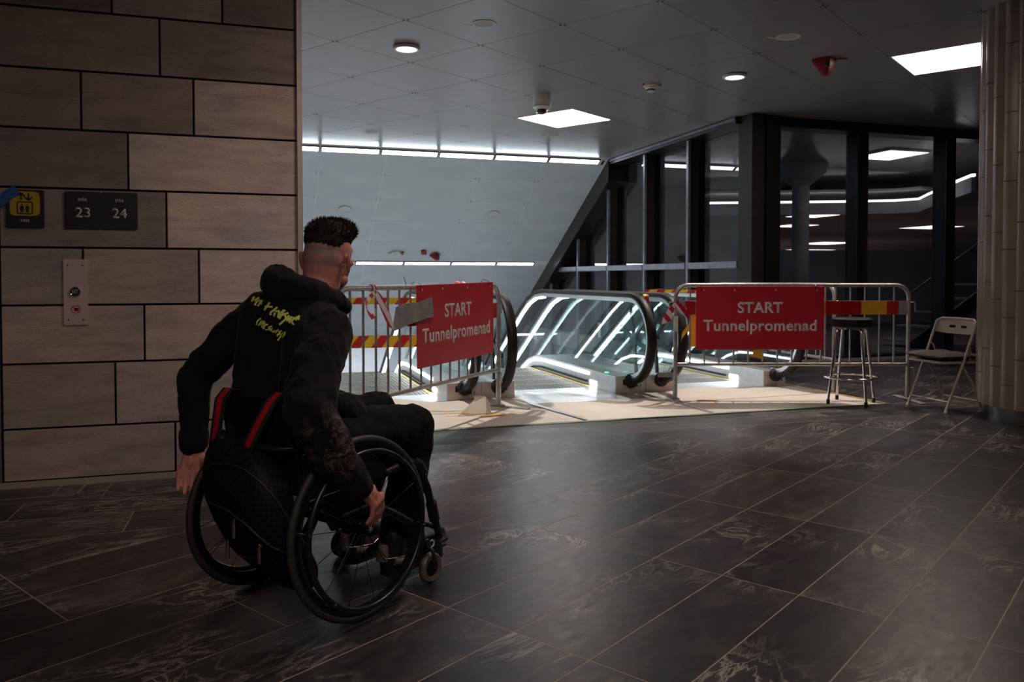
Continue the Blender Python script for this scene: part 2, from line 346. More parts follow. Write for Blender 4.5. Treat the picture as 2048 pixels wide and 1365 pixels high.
# lift door reveal to the left of the slabs
obj('door_reveal', MB().bb(-1.50, WXL-.008, WY-.004, WY+.02, .035, CH), M['steel'], wl)
for k in range(10):
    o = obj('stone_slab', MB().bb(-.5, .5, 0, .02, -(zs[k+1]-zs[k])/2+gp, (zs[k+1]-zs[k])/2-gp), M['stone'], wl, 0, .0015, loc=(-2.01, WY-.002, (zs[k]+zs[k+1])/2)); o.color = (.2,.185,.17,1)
b = struct('baseboard_left', MB().bb(-2.6, WXR-.002, WY-.010, WY+.005, 0, .034), M['steel_plate'])
t1 = struct('trim_1', MB().bb(WXR, .249, WY-.022, WY+.03, 0, CH).bb(.243, .249, WY+.03, 7.2, 0, CH), M['steel_plate'], 0, .002)

# ------------------------------------------------------------------ flat ceiling
CA = radians(33); ca, cb = Vector((cos(CA), sin(CA))), Vector((-sin(CA), cos(CA))); CP = .936; CA0, CB0 = 4.63, 4.965
ce = MB(); ce.bb(-7, 16, -5, 13.36, CH+.004, CH+.25); ce.bb(6.2, 55, 13.36, 76, CH+.004, CH+.25); ce.bb(16, 55, 0, 13.36, CH+.004, CH+.25)
ceiling = struct('ceiling', ce, M['gap'])
ctile = MB().bb(-CP/2+.0025, CP/2-.0025, -CP/2+.0025, CP/2-.0025, 0, .003).mesh('ceiling_tile', M['ceil'], 0, .001)
lightcells = {(4, 1): 1, (4, -4): 1, (-2, -4): 1, (-6, -6): 1, (-6, -9): 1}
outer = MB(); holes = MB(); n_ct = 0
for i in range(-14, 16):
    for j in range(-14, 12):
        a, b_ = CA0+i*CP, CB0+j*CP; c = ca*(a+CP/2)+cb*(b_+CP/2)
        P0 = [tuple(ca*(a+p)+cb*(b_+q)) for p, q in ((.002,.002),(CP-.002,.002),(CP-.002,CP-.002),(.002,CP-.002))]
        if lightcells.get((i, j), 0): continue
        P = clip_poly(P0, [(0,1,13.22), (0,-1,5), (1,0,16), (-1,0,7)])
        if not P or area(P) < .003: continue
        cx, cy = sum(p[0] for p in P)/len(P), sum(p[1] for p in P)/len(P); u, v, Z = cam_uv((cx, cy, CH))
        vis = Z > 1.5 and 250 < u < 2300 and v > -420
        if vis and n_ct < 280:
            n_ct += 1
            if area(P) > .86: link('ceiling_tile', ctile, ceiling, (c.x, c.y, CH), (0,0,CA))
            else: obj('ceiling_tile', MB().prism([(x-cx, y-cy) for x, y in P], lambda p, q, z: (p, q, z), 0, .003), M['ceil'], ceiling, 0, loc=(cx, cy, CH))
            n = ca*a+cb*b_
            if n.y < 12.9:
                for dx, dy in ((.035,0),(-.035,0),(0,.035),(0,-.035)):
                    h = n+ca*dx*.8+cb*dy*.8; holes.lathe([(.009, CH-.0012), (.009, CH+.004)], 8, (h.x, h.y, 0))
        else: outer.prism(P, lambda p, q, z: (p, q, z), CH, CH+.003)
r = obj('ceiling_tile_outer', outer, M['ceil'], ceiling, 0); r['kind'] = 'stuff'
r = obj('fixing_hole', holes, M['hole'], ceiling, 0); r['kind'] = 'stuff'

# ------------------------------------------------------------------ sloping ceiling over the escalator shaft
SY, SL = 13.36, radians(30)
def sp(x, s, d=0): return (x, SY+s*cos(SL)-d*sin(SL), CH-s*sin(SL)-d*cos(SL))     # d = distance below the slope
slope = struct('ceiling_sloped', MB().prism([(0,0),(7.6,0),(7.6,-.2),(0,-.2)], lambda s, d, x: sp(x, s, d), .25, 6.06), M['seam'])
cols = [.25, .965, 2.06, 3.755, 4.88, 6.02]; rows = [.16, .72, 1.43, 2.14, 2.855, 3.57]+[3.72+.71*k for k in range(1, 6)]
for a, (x0, x1) in enumerate(zip(cols, cols[1:])):
    for (s0, s1) in zip(rows, rows[1:]):
        if abs(s0-3.57) < .01: s0 = 3.74
        cx, cs = (x0+x1)/2, (s0+s1)/2
        mb = MB().bb(-(x1-x0)/2+.004, (x1-x0)/2-.004, -(s1-s0)/2+.004, (s1-s0)/2-.004, -.005, 0)
        obj('slope_panel', mb, M['slope'], slope, 0, .001, loc=sp(cx, cs, -.002), rot=(-SL, 0, 0))
hs = MB()
for x in cols[1:-1]:
    for s in rows[1:5]:
        for dx in (-.035, .035):
            for ds in (-.02, .02): hs.bb(x+dx-.006, x+dx+.006, sp(x, s+ds, .006)[1]-.008, sp(x, s+ds, .006)[1]+.008, sp(x, s+ds, .006)[2]-.003, sp(x, s+ds, .006)[2]+.003)
r = obj('fixing_hole', hs, M['hole'], slope, 0); r['kind'] = 'stuff'
# light lines: each segment a luminaire
def strip_seg(x0, x1, s, lab, w=.052):
    t = thing('linear_light', lab, 'light', sp((x0+x1)/2, s, 0), 0, 'light segments over the escalator shaft'); t.rotation_euler = (-SL, 0, 0); h = (x1-x0)/2
    obj('housing', MB().bb(-h+.012, h-.012, -w-.012, -w, -.03, 0).bb(-h+.012, h-.012, w, w+.012, -.03, 0).bb(-h+.012, -h+.03, -w, w, -.03, 0).bb(h-.03, h-.012, -w, w, -.03, 0), M['greyedge'], t)
    obj('diffuser', MB().bb(-h+.03, h-.03, -w, w, -.026, -.004), M['strip_e'], t)
xs = [.26, .955, 1.935, 2.92, 3.908, 4.908, 5.90]; on = ['first', 'second', 'third', 'fourth', 'fifth', 'sixth']
for k, (x0, x1) in enumerate(zip(xs, xs[1:])):
    strip_seg(x0, x1, .07, 'white light segment where the flat ceiling meets the slope, %s from the stone wall' % on[k])
xs = [.26, 1.05, 1.85, 2.85, 3.855, 4.85, 5.72]
for k, (x0, x1) in enumerate(zip(xs, xs[1:])):
    strip_seg(x0, x1, 3.655, 'white light segment half way down the sloping ceiling, %s from the stone wall' % on[k], .045)
for k, (x0, x1) in enumerate(zip(xs[:5], xs[1:5])):
    strip_seg(x0, x1, 7.18, 'white light segment at the foot of the sloping ceiling, %s from the stone wall' % on[k], .06)
# shaft walls, lower hall
struct('wall_right', MB().bb(6.0, 6.14, 9.7, 40, -7, -1.3).bb(6.0, 6.14, 7.35, 9.7, -7, -.02), M['slope'])
struct('wall_front', MB().bb(.25, 6.0, 7.30, 7.36, -7, -.3), M['slope'])
zb = sp(0, 7.6)[2]; yb = sp(0, 7.6)[1]
struct('ceiling_lower', MB().bb(-8, 6.0, yb, 40, zb-.02, zb+.2), M['white'])
struct('wall_back', MB().bb(-9, 6.0, 28, 28.2, -7, zb), M['white'])
struct('floor_lower', MB().bb(-9, 6.0, 7.36, 40, -7.2, -7), M['concrete'])
struct('wall_side', MB().bb(.0, .25, 13.2, yb, -7, CH), M['white'])

# ------------------------------------------------------------------ glass walls
def slope_top(y): return CH-.02 if y < SY else CH-.03-(y-SY)*tan(SL)
w1 = struct('window_1')
w1y = [9.32, 10.70, 12.12, 13.58, 15.05, 16.62, 18.1]
for k, y in enumerate(w1y[1:]):
    zt = slope_top(y+.04)-.05
    mu = obj('mullion', MB().bb(6.16, 6.42, y-.03, y+.05, -1.3, zt), M['brownsteel'], w1, 0, .003)
    obj('edge_profile', MB().bb(6.12, 6.165, y-.045, y+.015, -1.3, zt), M['greyedge'], mu, 0, .004)
    obj('groove', MB().bb(6.27, 6.285, y-.033, y-.028, -1.3, zt), M['hole'], mu, 0)
for k, (y0, y1) in enumerate(zip(w1y, w1y[1:])):
    poly = [(y0+.05, -1.3), (y1-.03, -1.3), (y1-.03, slope_top(y1)-.05), (y0+.05, slope_top(y0)-.05)]
    if y0 < SY < y1: poly.insert(3, (SY, CH-.07))
    obj('pane', MB().prism(poly, lambda a, b, x: (x, a, b), 6.31, 6.318), M['pane'], w1, 0)
    obj('transom', MB().bb(6.12, 6.30, y0+.05, y1-.045, 1.28, 1.375), M['greyedge'], w1, 0, .004)
obj('header', MB().bb(6.05, 6.42, 9.3, SY, CH-.10, CH-.002), M['black'], w1, 0, .003)
obj('header_lip', MB().bb(6.03, 6.06, 9.3, SY, CH-.055, CH-.02), M['greyedge'], w1, 0, .002)
obj('raking_header', MB().prism([(SY-.05, CH-.01), (SY+5.4, CH-.01-5.4*tan(SL)), (SY+5.4, CH-.40-5.4*tan(SL)), (SY-.05, CH-.40)], lambda a, b, x: (x, a, b), 6.02, 6.44), M['black'], w1, 0, .003)
obj('corner_post', MB().bb(6.12, 6.30, 9.02, 9.34, 0, CH-.01).bb(6.30, 6.62, 9.12, 9.34, 0, CH-.01), M['brownsteel'], w1, 0, .006)
obj('corner_fin', MB().bb(6.38, 6.60, 9.08, 9.13, 0, CH-.01), M['black'], w1, 0, .004)
w2 = struct('window_2')
w2x = [6.60, 7.92, 9.47, 11.0, 12.5]
for x in w2x[1:]:
    mu = obj('mullion', MB().bb(x, x+.12, 9.18, 9.22, 0, CH-.12).bb(x+.04, x+.20, 9.22, 9.46, 0, CH-.12), M['black'], w2, 0, .003)
    obj('edge_profile', MB().bb(x+.12, x+.20, 9.195, 9.23, 0, CH-.12), M['brownsteel'], mu, 0, .003)
for x0, x1 in zip(w2x, w2x[1:]):
    obj('pane', MB().bb(x0+.1, x1+.05, 9.40, 9.408, .06, CH-.12), M['pane'], w2, 0)
    obj('sill', MB().bb(x0+.02, x1, 9.18, 9.45, 0.0, .07), M['black'], w2, 0, .003)
obj('header', MB().bb(6.58, 13, 9.15, 9.45, CH-.13, CH-.002), M['black'], w2, 0, .003)
obj('kerb', MB().bb(6.3, 13, 9.02, 9.18, 0, .035), M['concrete'], w2, 0, .003)
# what lies behind the glass: concrete wall, far hall, lit bulkhead
struct('wall_concrete', MB().bb(6.5, 11.6, 17, 17.2, -3, CH), M['concrete'])
struct('wall_partition', MB().prism([(11.8,17.2),(16.5,16.4),(24,17),(24,17.2),(16.5,16.6),(11.8,17.4)], lambda a, b, z: (a, b, z), 0, 1.85), M['blue_wall'])
struct('wall_far', MB().bb(6, 55, 75, 75.2, 0, CH).bb(54, 54.2, 0, 75, 0, CH), M['darkwall'])
# ------------------------------------------------------------------ object materials
M['galv'] = noisy('galvanised_steel', (.34,.32,.31), (.50,.47,.45), 22, .38, .75, rvar=.08)
M['galv_plate'] = noisy('galvanised_plate', (.26,.24,.235), (.36,.34,.33), 14, .5, .5)
M['red_sign'] = noisy('red_sign_board', (.52,.012,.030), (.58,.018,.040), 3, .45)
M['letter'] = mat('white_lettering', (.78,.74,.72), .5)
M['tie'] = mat('black_cable_tie', (.01,.01,.01), .4)
M['red_refl'] = noisy('red_reflector', (.42,.006,.012), (.50,.010,.018), 20, .3)
M['yel_refl'] = noisy('yellow_reflector', (.78,.42,.02), (.86,.48,.03), 20, .3)
M['grey_board'] = noisy('grey_board', (.30,.29,.29), (.40,.39,.39), 14, .45, .3)
M['rubber'] = noisy('black_handrail_rubber', (.008,.007,.0065), (.014,.011,.010), 12, .5, spec=.3)
M['esc_steel'] = noisy('escalator_steel', (.50,.50,.51), (.60,.60,.61), 16, .36, .7, rvar=.06)
M['esc_face'] = noisy('escalator_front_plate', (.58,.50,.46), (.66,.58,.54), 10, .5, .35)
M['step'] = noisy('grey_step', (.20,.21,.22), (.27,.28,.29), 18, .5, .3)
M['yellow'] = mat('yellow_step_line', (.72,.50,.05), .5)
M['bal_glass'] = glassmat('balustrade_glass', (.86,.93,.93), 1.3)
M['spider'] = noisy('dark_cast_metal', (.012,.02,.025), (.02,.03,.036), 8, .4, .3)
M['paper'] = noisy('floor_paper', (.66,.585,.515), (.74,.66,.585), 5, .8, 0, 6, .25, 9)
M['plastic_sheet'] = noisy('white_plastic_sheet', (.62,.63,.65), (.72,.73,.74), 6, .25, 0, 6, .5, 7)
M['green_tape'] = mat('green_tape', (.10,.26,.15), .6)
M['orange_tape'] = noisy('orange_tape', (.80,.42,.03), (.88,.50,.05), 20, .5)
M['silver_tape'] = noisy('silver_tape', (.36,.37,.40), (.52,.53,.56), 25, .3, .6)
M['chrome'] = mat('chrome', (.72,.70,.70), .10, 1.0)
M['black_vinyl'] = noisy('black_vinyl', (.007,.006,.006), (.011,.010,.010), 30, .5, spec=.25)
M['black_rubber'] = mat('black_rubber', (.012,.012,.012), .7)
M['chair_paint'] = noisy('beige_chair_enamel', (.40,.33,.29), (.45,.37,.33), 12, .45)
M['cushion'] = noisy('grey_cushion_cloth', (.045,.033,.033), (.062,.046,.045), 40, .9, 0, 4, .3, 90)
M['col_tile'] = noisy('glazed_column_tile', (.21,.155,.132), (.25,.19,.162), 4, .30, 0, 6, .08, 60, spec=.5)
M['dark_steel'] = noisy('dark_polished_steel', (.16,.15,.145), (.22,.20,.19), 10, .22, .95)
M['sign_black'] = noisy('black_sign_plate', (.010,.009,.009), (.015,.013,.013), 30, .5)
M['sign_yellow'] = noisy('yellow_sign_face', (.42,.29,.012), (.48,.33,.018), 20, .5)
M['sign_white'] = mat('sign_lettering', (.58,.54,.53), .5)
M['braille'] = mat('braille_dots', (.05,.045,.045), .5)
M['blue_tape'] = noisy('blue_tape', (.012,.085,.27), (.02,.11,.33), 16, .55)
M['pink_steel'] = noisy('satin_call_plate', (.60,.45,.42), (.66,.50,.47), 6, .5, .1)
M['red_alarm'] = noisy('red_alarm_plastic', (.20,.004,.008), (.26,.007,.011), 10, .4)
M['lens_dark'] = mat('dark_lens', (.012,.012,.014), .08)
M['clear'] = glassmat('clear_dome', (.9,.9,.92), 1.2)
M['spk'] = noisy('speaker_grille', (.40,.37,.37), (.45,.42,.42), 90, .6)
def striped(name, c1, c2, freq, slant, axis='X', duty=.5, rough=.45):
    m = mat(name, c1, rough); tc = N(m, 'ShaderNodeTexCoord'); s = N(m, 'ShaderNodeSeparateXYZ'); L(m, tc.outputs['Object'], s.inputs[0])
    k = N(m, 'ShaderNodeMath', operation='MULTIPLY_ADD'); L(m, s.outputs['Z'], k.inputs[0]); k.inputs[1].default_value = slant; L(m, s.outputs[axis], k.inputs[2])
    f = N(m, 'ShaderNodeMath', operation='MULTIPLY'); f.inputs[1].default_value = freq; L(m, k.outputs[0], f.inputs[0])
    fr = N(m, 'ShaderNodeMath', operation='FRACT'); L(m, f.outputs[0], fr.inputs[0]); g = N(m, 'ShaderNodeMath', operation='GREATER_THAN'); g.inputs[1].default_value = duty; L(m, fr.outputs[0], g.inputs[0])
    x = N(m, 'ShaderNodeMixRGB'); L(m, g.outputs[0], x.inputs[0]); x.inputs[1].default_value = (*c1, 1); x.inputs[2].default_value = (*c2, 1); L(m, x.outputs[0], BS(m).inputs['Base Color']); return m
M['warn_tape'] = striped('red_yellow_warning_tape', (.55,.02,.015), (.80,.60,.03), 5.5, -.8)
M['rw_tape'] = striped('red_white_tape', (.50,.008,.06), (.72,.66,.66), 9, .8)

def fit_text(s, wid, hgt, m, off=.0, ext=.001, shear=0, spacing=1.0):
    """lettering mesh in the x-z plane facing -y, centred, scaled to wid x hgt"""
    me = text_mesh(s, 1.0, off, 0, m, shear, 1, spacing)
    xs = [v.co.x for v in me.vertices]; ys = [v.co.y for v in me.vertices]
    cx, cy = (min(xs)+max(xs))/2, (min(ys)+max(ys))/2; sx = wid/(max(xs)-min(xs)); sy = hgt/(max(ys)-min(ys)) if hgt else sx
    for v in me.vertices: v.co = ((v.co.x-cx)*sx, 0, (v.co.y-cy)*sy)
    bm = bmesh.new(); bm.from_mesh(me)
    for f in bm.faces:
        f.normal_update()
        if f.normal.y > 0: f.normal_flip()
    if ext:
        r = bmesh.ops.extrude_face_region(bm, geom=bm.faces[:]); bmesh.ops.translate(bm, vec=(0, -ext, 0), verts=[e for e in r['geom'] if isinstance(e, bmesh.types.BMVert)])
    bmesh.ops.recalc_face_normals(bm, faces=bm.faces); bm.to_mesh(me); bm.free(); return me
def rrect(w, h, r, n=5, cx=0, cz=0):
    P = []
    for (sx, sz, a0) in ((1,1,0),(-1,1,90),(-1,-1,180),(1,-1,270)):
        for k in range(n+1): a = radians(a0+90*k/n); P.append((cx+sx*(w/2-r)+r*cos(a), cz+sz*(h/2-r)+r*sin(a)))
    return P
XZ = lambda a, b, y: (a, y, b)

# ------------------------------------------------------------------ escalators
def drop(y, h):
    ys = 9.42+.45*h; d = y-ys
    if d <= 0: return 0
    return d*d/1.6*tan(SL) if d < .8 else .4*tan(SL)+(d-.8)*tan(SL)
YE = 15.6
def run(h, y0, y1=YE, st=.3):
    n = max(2, int((y1-y0)/st)+1); return [(y0+(y1-y0)*k/n, h-drop(y0+(y1-y0)*k/n, h)) for k in range(n+1)]
def newel(c, r, t0=278, t1=90, n=18): return [(c[0]+r*cos(radians(t0+(t1-t0)*k/n)), c[1]+r*sin(radians(t0+(t1-t0)*k/n))) for k in range(n+1)]
NC = (7.21, .55)
step_me = None
def balustrade(E, x0, x1, inner):
    """x0..x1 width of the base, inner = +1 when the step side is at +x"""
    xc = (x0+x1)/2
    rail = newel(NC, .42)+run(.97, 7.5)
    flat = [(-.042,-.016),(.042,-.016),(.047,0),(.043,.020),(.024,.032),(-.024,.032),(-.043,.020),(-.047,0)]
    h = MB(); h.tube([(xc, y, z) for y, z in rail], 1.0, prof=flat, up0=(0, 0, -1) if False else (0, 0.2, -1)); obj('handrail', h, M['rubber'], E, 50)
    g = MB(); g.tube([(xc, y, z) for y, z in newel(NC, .385)+run(.935, 7.5)], 1.0, prof=[(-.026,-.026),(.026,-.026),(.026,.016),(-.026,.016)], up0=(0, .2, -1)); obj('handrail_guide', g, M['esc_steel'], E, 50)
    # deck and skirt body
    top, bot = run(.17, 7.25), run(-.30, 7.25)
    obj('deck', MB().prism(top+bot[::-1], lambda a, b, x: (x, a, b), x0, x1), M['esc_steel'], E, 30)
    obj('front_plate', MB().bb(x0+.002, x1-.002, 7.236, 7.252, 0, .168), M['esc_face'], E, 0, .002)
    xi = x1 if inner > 0 else x0
    obj('led_line', MB().prism(run(.142, 7.9)+run(.112, 7.9)[::-1], lambda a, b, x: (x, a, b), xi-.004, xi+.006) if inner > 0 else MB().prism(run(.142, 7.9)+run(.112, 7.9)[::-1], lambda a, b, x: (x, a, b), xi-.006, xi+.004), M['led_e'], E, 0)
    xh = xc+inner*.03; obj('handrail_led', MB().prism(run(.915, 9.75)+run(.885, 9.75)[::-1], lambda a, b, x: (x, a, b), min(xc+inner*.012, xc+inner*.024), max(xc+inner*.012, xc+inner*.024)), M['led_e'], E, 0)
    obj('skirt_brush', MB().prism(run(.050, 7.95)+run(.030, 7.95)[::-1], lambda a, b, x: (x, a, b), min(xi, xi+inner*.02), max(xi, xi+inner*.02)), M['black_rubber'], E, 0)
    obj('comb_light', MB().bb(min(xi, xi+inner*.006), max(xi, xi+inner*.006), 7.72, 7.88, .012, .062), M['led_e'], E, 0)
    boot = obj('handrail_boot', MB().lathe([(.0,.0),(.07,.0),(.075,.03),(.06,.06),(0,.07)], 16, (xc, 7.24, .125), (0,-1,0)), M['black_rubber'], E, 40)
    obj('sensor', MB().bb(xi-inner*.10-.022, xi-inner*.10+.022, 7.230, 7.24, .085, .135), M['hole'], E, 0)
    # glass panes
    cuts = [7.0, 7.93, 9.15, 10.4, 11.7, 13.0, 14.3, YE]
    for k, (y0, y1) in enumerate(zip(cuts, cuts[1:])):
        if k == 0: poly = newel(NC, .372, 262, 90)+[(y1-.006, .922), (y1-.006, .165)]
        else:
            poly = run(.922, y0+.006, y1-.006, .15)+run(.165, y0+.006, y1-.006, .15)[::-1]
        obj('glass_pane', MB().prism(poly, lambda a, b, x: (x, a, b), xc-.006, xc+.006), M['bal_glass'], E, 0)
    sw = MB(); c3 = (7.26, .53)
    sw.lathe([(.0,-.012),(.075,-.012),(.075,.012),(.0,.012)], 16, (xc-inner*.05, c3[0], c3[1]), (1,0,0))
    for a in (20, 75, 135, 195, 262, 320):
        p = (xc-inner*.05, c3[0]+.34*cos(radians(a)), c3[1]+.34*sin(radians(a))); sw.bar((xc-inner*.05, c3[0], c3[1]), p, .05, .02, (1,0,0))
    obj('return_wheel', sw, M['spider'], E, 0, .004)
def escalator(xl, xr, wl, wr, lab):
    global step_me
    E = thing('escalator', lab, 'escalator', (0,0,0), 0, 'escalators going down')
    balustrade(E, xl-wl, xl, 1); balustrade(E, xr, xr+wr, -1)
    xc = (xl+xr)/2
    if step_me is None:
        t = MB().bb(-.52, .52, -.2, .195, -.21, 0)
        for k in range(26): t.bb(-.5+.04*k, -.5+.04*k+.018, -.197, .19, 0, .004)
        step_me = t.mesh('step', M['step']); 
        step_me2 = MB().bb(-.5, .5, .165, .195, .0035, .006).bb(-.5, -.46, -.19, .165, .0035, .006).bb(.46, .5, -.19, .165, .0035, .006).mesh('yellow_line', M['yellow']); escalator.y = step_me2
    obj('comb_plate', MB().bb(xl, xr, 7.25, 7.72, -.03, .002), M['esc_steel'], E, 0)
    for k in range(16):
        y = 7.93+.4*k; s = link('step', step_me, E, (xc, y, -.004-drop(y, 0.0))); link('yellow_line', escalator.y, s)
escalator(.60, 1.65, .27, .33, 'escalator behind the left barrier, nearest the stone wall, crossed by striped tape')
escalator(2.31, 3.36, .33, .33, 'open escalator in the gap between the two red signs')
escalator(4.02, 5.07, .33, .27, 'escalator mostly hidden behind the right barrier and its red sign')

E2 = bpy.data.objects['escalator.001']; M['green_e'] = emitter('green_indicator', (.05, 1.0, .35), 2.5)
st_ = obj('sticker', MB().bb(3.522, 3.5235, 7.98, 8.05, .50, .66), M['letter'], E2, 0); obj('sticker_mark', MB().lathe([(0,0),(.025,0),(.025,.001),(0,.001)], 16, (3.522, 8.015, .61), (-1,0,0)), M['red_refl'], st_, 0)
obj('indicator_lamp', MB().bb(3.40, 3.43, 7.55, 7.60, .17, .176), M['green_e'], E2, 0)
for e in ('escalator', 'escalator.001', 'escalator.002'):
    x = {'escalator': 1.86, 'escalator.001': 3.58, 'escalator.002': 5.24}[e]; obj('maker_plate', MB().bb(x-.03, x+.03, 7.2345, 7.237, .06, .075).bb(x+.045, x+.055, 7.2345, 7.237, .05, .085), M['braille'], bpy.data.objects[e], 0)
# ------------------------------------------------------------------ barriers and their signs
def barrier(name, loc, rz, Lg, nb, label, feet=(1, 1), board=None):
    T = thing(name, label, 'barrier', loc, rz, 'steel crowd barriers'); R_ = .12; path = [(0,0,.012), (0,0,.55), (0,0,1.08-R_)]
    path += [(R_-R_*cos(radians(a)), 0, 1.08-R_+R_*sin(radians(a))) for a in (15,30,45,60,75,90)]
    path += [(Lg/2,0,1.08)]+[(Lg-p[0], 0, p[2]) for p in path[::-1]]
    obj('frame', MB().tube(path, .019, 12), M['galv'], T, 50)
    obj('bottom_rail', MB().cyl((0,0,.335), (Lg,0,.335), .017, 12), M['galv'], T, 50)
    bar = MB().cyl((0,0,.34), (0,0,1.075), .0085, 8).mesh('bar', M['galv'], 50)
    for k in range(nb): link('bar', bar, T, (Lg*(k+1)/(nb+1), 0, 0))
    for k, x in enumerate((0, Lg)):
        obj('sleeve', MB().cyl((x,0,.04), (x,0,.26), .0225, 12), M['galv'], T, 50)
        if feet[k]: obj('foot', MB().bb(x-.03, x+.03, -.30, .24, .002, .012).bb(x-.035, x+.035, -.05, .05, .012, .02), M['galv_plate'], T, 0, .002)
        s = -1 if k == 0 else 1
        for z in (.92, .30): obj('hook', MB().tube([(x+s*.018,0,z), (x+s*.055,0,z), (x+s*.06,0,z-.01), (x+s*.064,0,z-.09)], .006, 8), M['galv'], T, 50)
    return T
def board(T, x0, x1, z0, z1, segs):
    B = obj('reflector_board', MB().bb(x0, x1, -.024, -.020, z0, z1), M['grey_board'], T, 0, .001)
    for (a, b, m) in segs: obj('stripe', MB().bb(a, b, -.0262, -.0238, z0+.001, z1-.001), M[m], B, 0)
    return B
def sign(loc, rz, x0, x1, z0, z1, yy, label, tilt=0):
    S = thing('sign', label, 'sign', loc, rz, 'red start signs on barriers'); S.rotation_euler = (0, tilt, rz)
    B = obj('sign_board', MB().bb(x0, x1, yy-.006, yy, z0, z1), M['red_sign'], S, 0, .002); w_ = x1-x0; h = z1-z0; xm = (x0+x1)/2
    link('lettering', fit_text('START', w_*.352, h*.178, M['letter'], .023), S, (xm, yy-.0066, z0+h*.665))
    me = fit_text('Tunnelpromenad', w_*.885, h*.232, M['letter'], .023, spacing=1.05); link('lettering', me, S, (xm, yy-.0066, z0+h*.355))
    for f in (.06, .30, .62, .94):
        obj('rivet', MB().lathe([(0,0),(.007,0),(.006,.003),(0,.004)], 10, (x0+w_*f, yy-.006, z1-.035), (0,-1,0)), M['letter'], S, 40)
    for f in (.04, .93):
        x = x0+w_*f; obj('cable_tie', MB().tube([(x, yy-.009, z1-.04), (x, yy-.010, z1+.005), (x, -.002, z1+.026), (x, .024, z1+.004), (x, .022, z1-.02)], .0028, 6), M['tie'], S, 40)
    return S
# right barrier, parallel to the picture
BR = barrier('crowd_barrier', (3.726, 6.706, 0), radians(-17.5), 2.192, 15, 'steel crowd barrier with red sign, standing beside the chrome stool')
board(BR, .03, 2.17, .805, .935, [(.085, .18, 'red_refl'), (1.33, 1.40, 'yel_refl'), (1.40, 1.735, 'red_refl'), (1.735, 1.975, 'yel_refl'), (1.975, 2.085, 'red_refl')])
obj('label_strip', MB().bb(-.02, .022, -.026, -.019, .645, .79), M['plastic'], BR, 0, .002)
obj('stay', MB().bar((-.16, .01, .235), (0, .01, .235), .02, .045), M['galv_plate'], BR, 0)
sign((3.726, 6.706, 0), radians(-17.5), .185, 1.385, .478, 1.070, -.03, 'red START Tunnelpromenad sign facing straight at the viewer, left of the stool')
# left barrier, running away behind the wheelchair user
BL = barrier('crowd_barrier', (.455, 5.12, 0), atan2(1.667, 1.559), 2.282, 15, 'steel crowd barrier with red sign, half hidden behind the man in black')
board(BL, .78, 2.26, .80, .93, [(.79, 1.06, 'red_refl'), (2.10, 2.20, 'red_refl')])
bd = obj('bent_grey_plate', MB().ribbon([(.60, -.03, .86), (.68, -.035, .875), (.76, -.05, .895), (.84, -.075, .905), (.94, -.085, .925), (1.02, -.09, .935)], [Vector((.05,0,.17)), Vector((.03,0,.17)), Vector((-.01,0,.15)), Vector((-.02,0,.135)), Vector((-.01,0,.14)), Vector((-.02,0,.145))], .001), M['grey_board'], BL, 30)
obj('yellow_patch', MB().bb(.88, .98, -.0275, -.0265, .80, .87), M['yel_refl'], BL, 0)
obj('lock_plate', MB().bb(-.005, .075, -.004, .004, .87, .99), M['galv_plate'], BL, 0, .002)
sign((.455, 5.12, 0), atan2(1.667, 1.559), .875, 2.095, .475, 1.085, -.045, 'red START Tunnelpromenad sign seen at an angle, beside the man in black', radians(-.8))
# third barrier behind the right one
barrier('crowd_barrier', (5.45, 6.62, 0), radians(89), 2.2, 15, 'steel crowd barrier mostly hidden behind the right red sign', (0, 0))

# loose tape
def knot(name, loc, label, strands, m, cat='tape', group=None, rz=0):
    T = thing(name, label, cat, loc, rz, group)
    for nm, pts, w_ in strands: obj(nm, MB().ribbon(pts, w_, .0008), M[m], T, 40)
    return T
lb = Vector((.455, 5.12, 0)); la = Vector((1.559, 1.667, 0)).normalized()
p = lb+la*.385; 
knot('barrier_tape', (p.x, p.y, 1.08), 'red and white tape knotted round the top rail of the left barrier',
     [('wrap', [(.022*cos(t), .0, .024*sin(t)) if False else (0, .026*cos(t), .026*sin(t)) for t in [k*pi/6 for k in range(13)]], Vector((.035,0,0))),
      ('loop', [(0,-.02,-.03), (-.05,-.03,-.05), (-.10,-.035,-.075), (-.12,-.035,-.11), (-.09,-.03,-.16), (-.05,-.03,-.19), (-.01,-.03,-.18), (0,-.03,-.13), (0,-.025,-.05)], [Vector((.008,.01,.035))]*9),
      ('tail', [(.01,-.03,-.03), (.04,-.035,-.07), (.075,-.04,-.13), (.12,-.045,-.20), (.155,-.045,-.255), (.18,-.05,-.28)], [Vector((.03,0,.02)), Vector((.06,0,.02)), Vector((.07,0,.01)), Vector((.07,0,.02)), Vector((.05,0,.02)), Vector((.015,0,.01))])], 'rw_tape', 'tape', None, atan2(la.y, la.x))
p = lb+la*1.62
knot('barrier_tape', (p.x, p.y, 1.085), 'scrap of red and white tape on top of the angled red sign',
     [('wrap', [(-.14,0,.012), (-.07,-.01,.034), (0,0,.018), (.06,.01,.032), (.12,0,.010)], Vector((.0,.03,.012)))], 'rw_tape', 'tape', None, atan2(la.y, la.x))
p = lb+la*.80
tag(obj('wire', MB().tube([(p.x, p.y, 1.095), (p.x-.006, p.y-.006, 1.12), (p.x-.022, p.y-.022, 1.16)], .0025, 6), M['tie']), 'thin black wire end sticking up from the left barrier', 'wire')
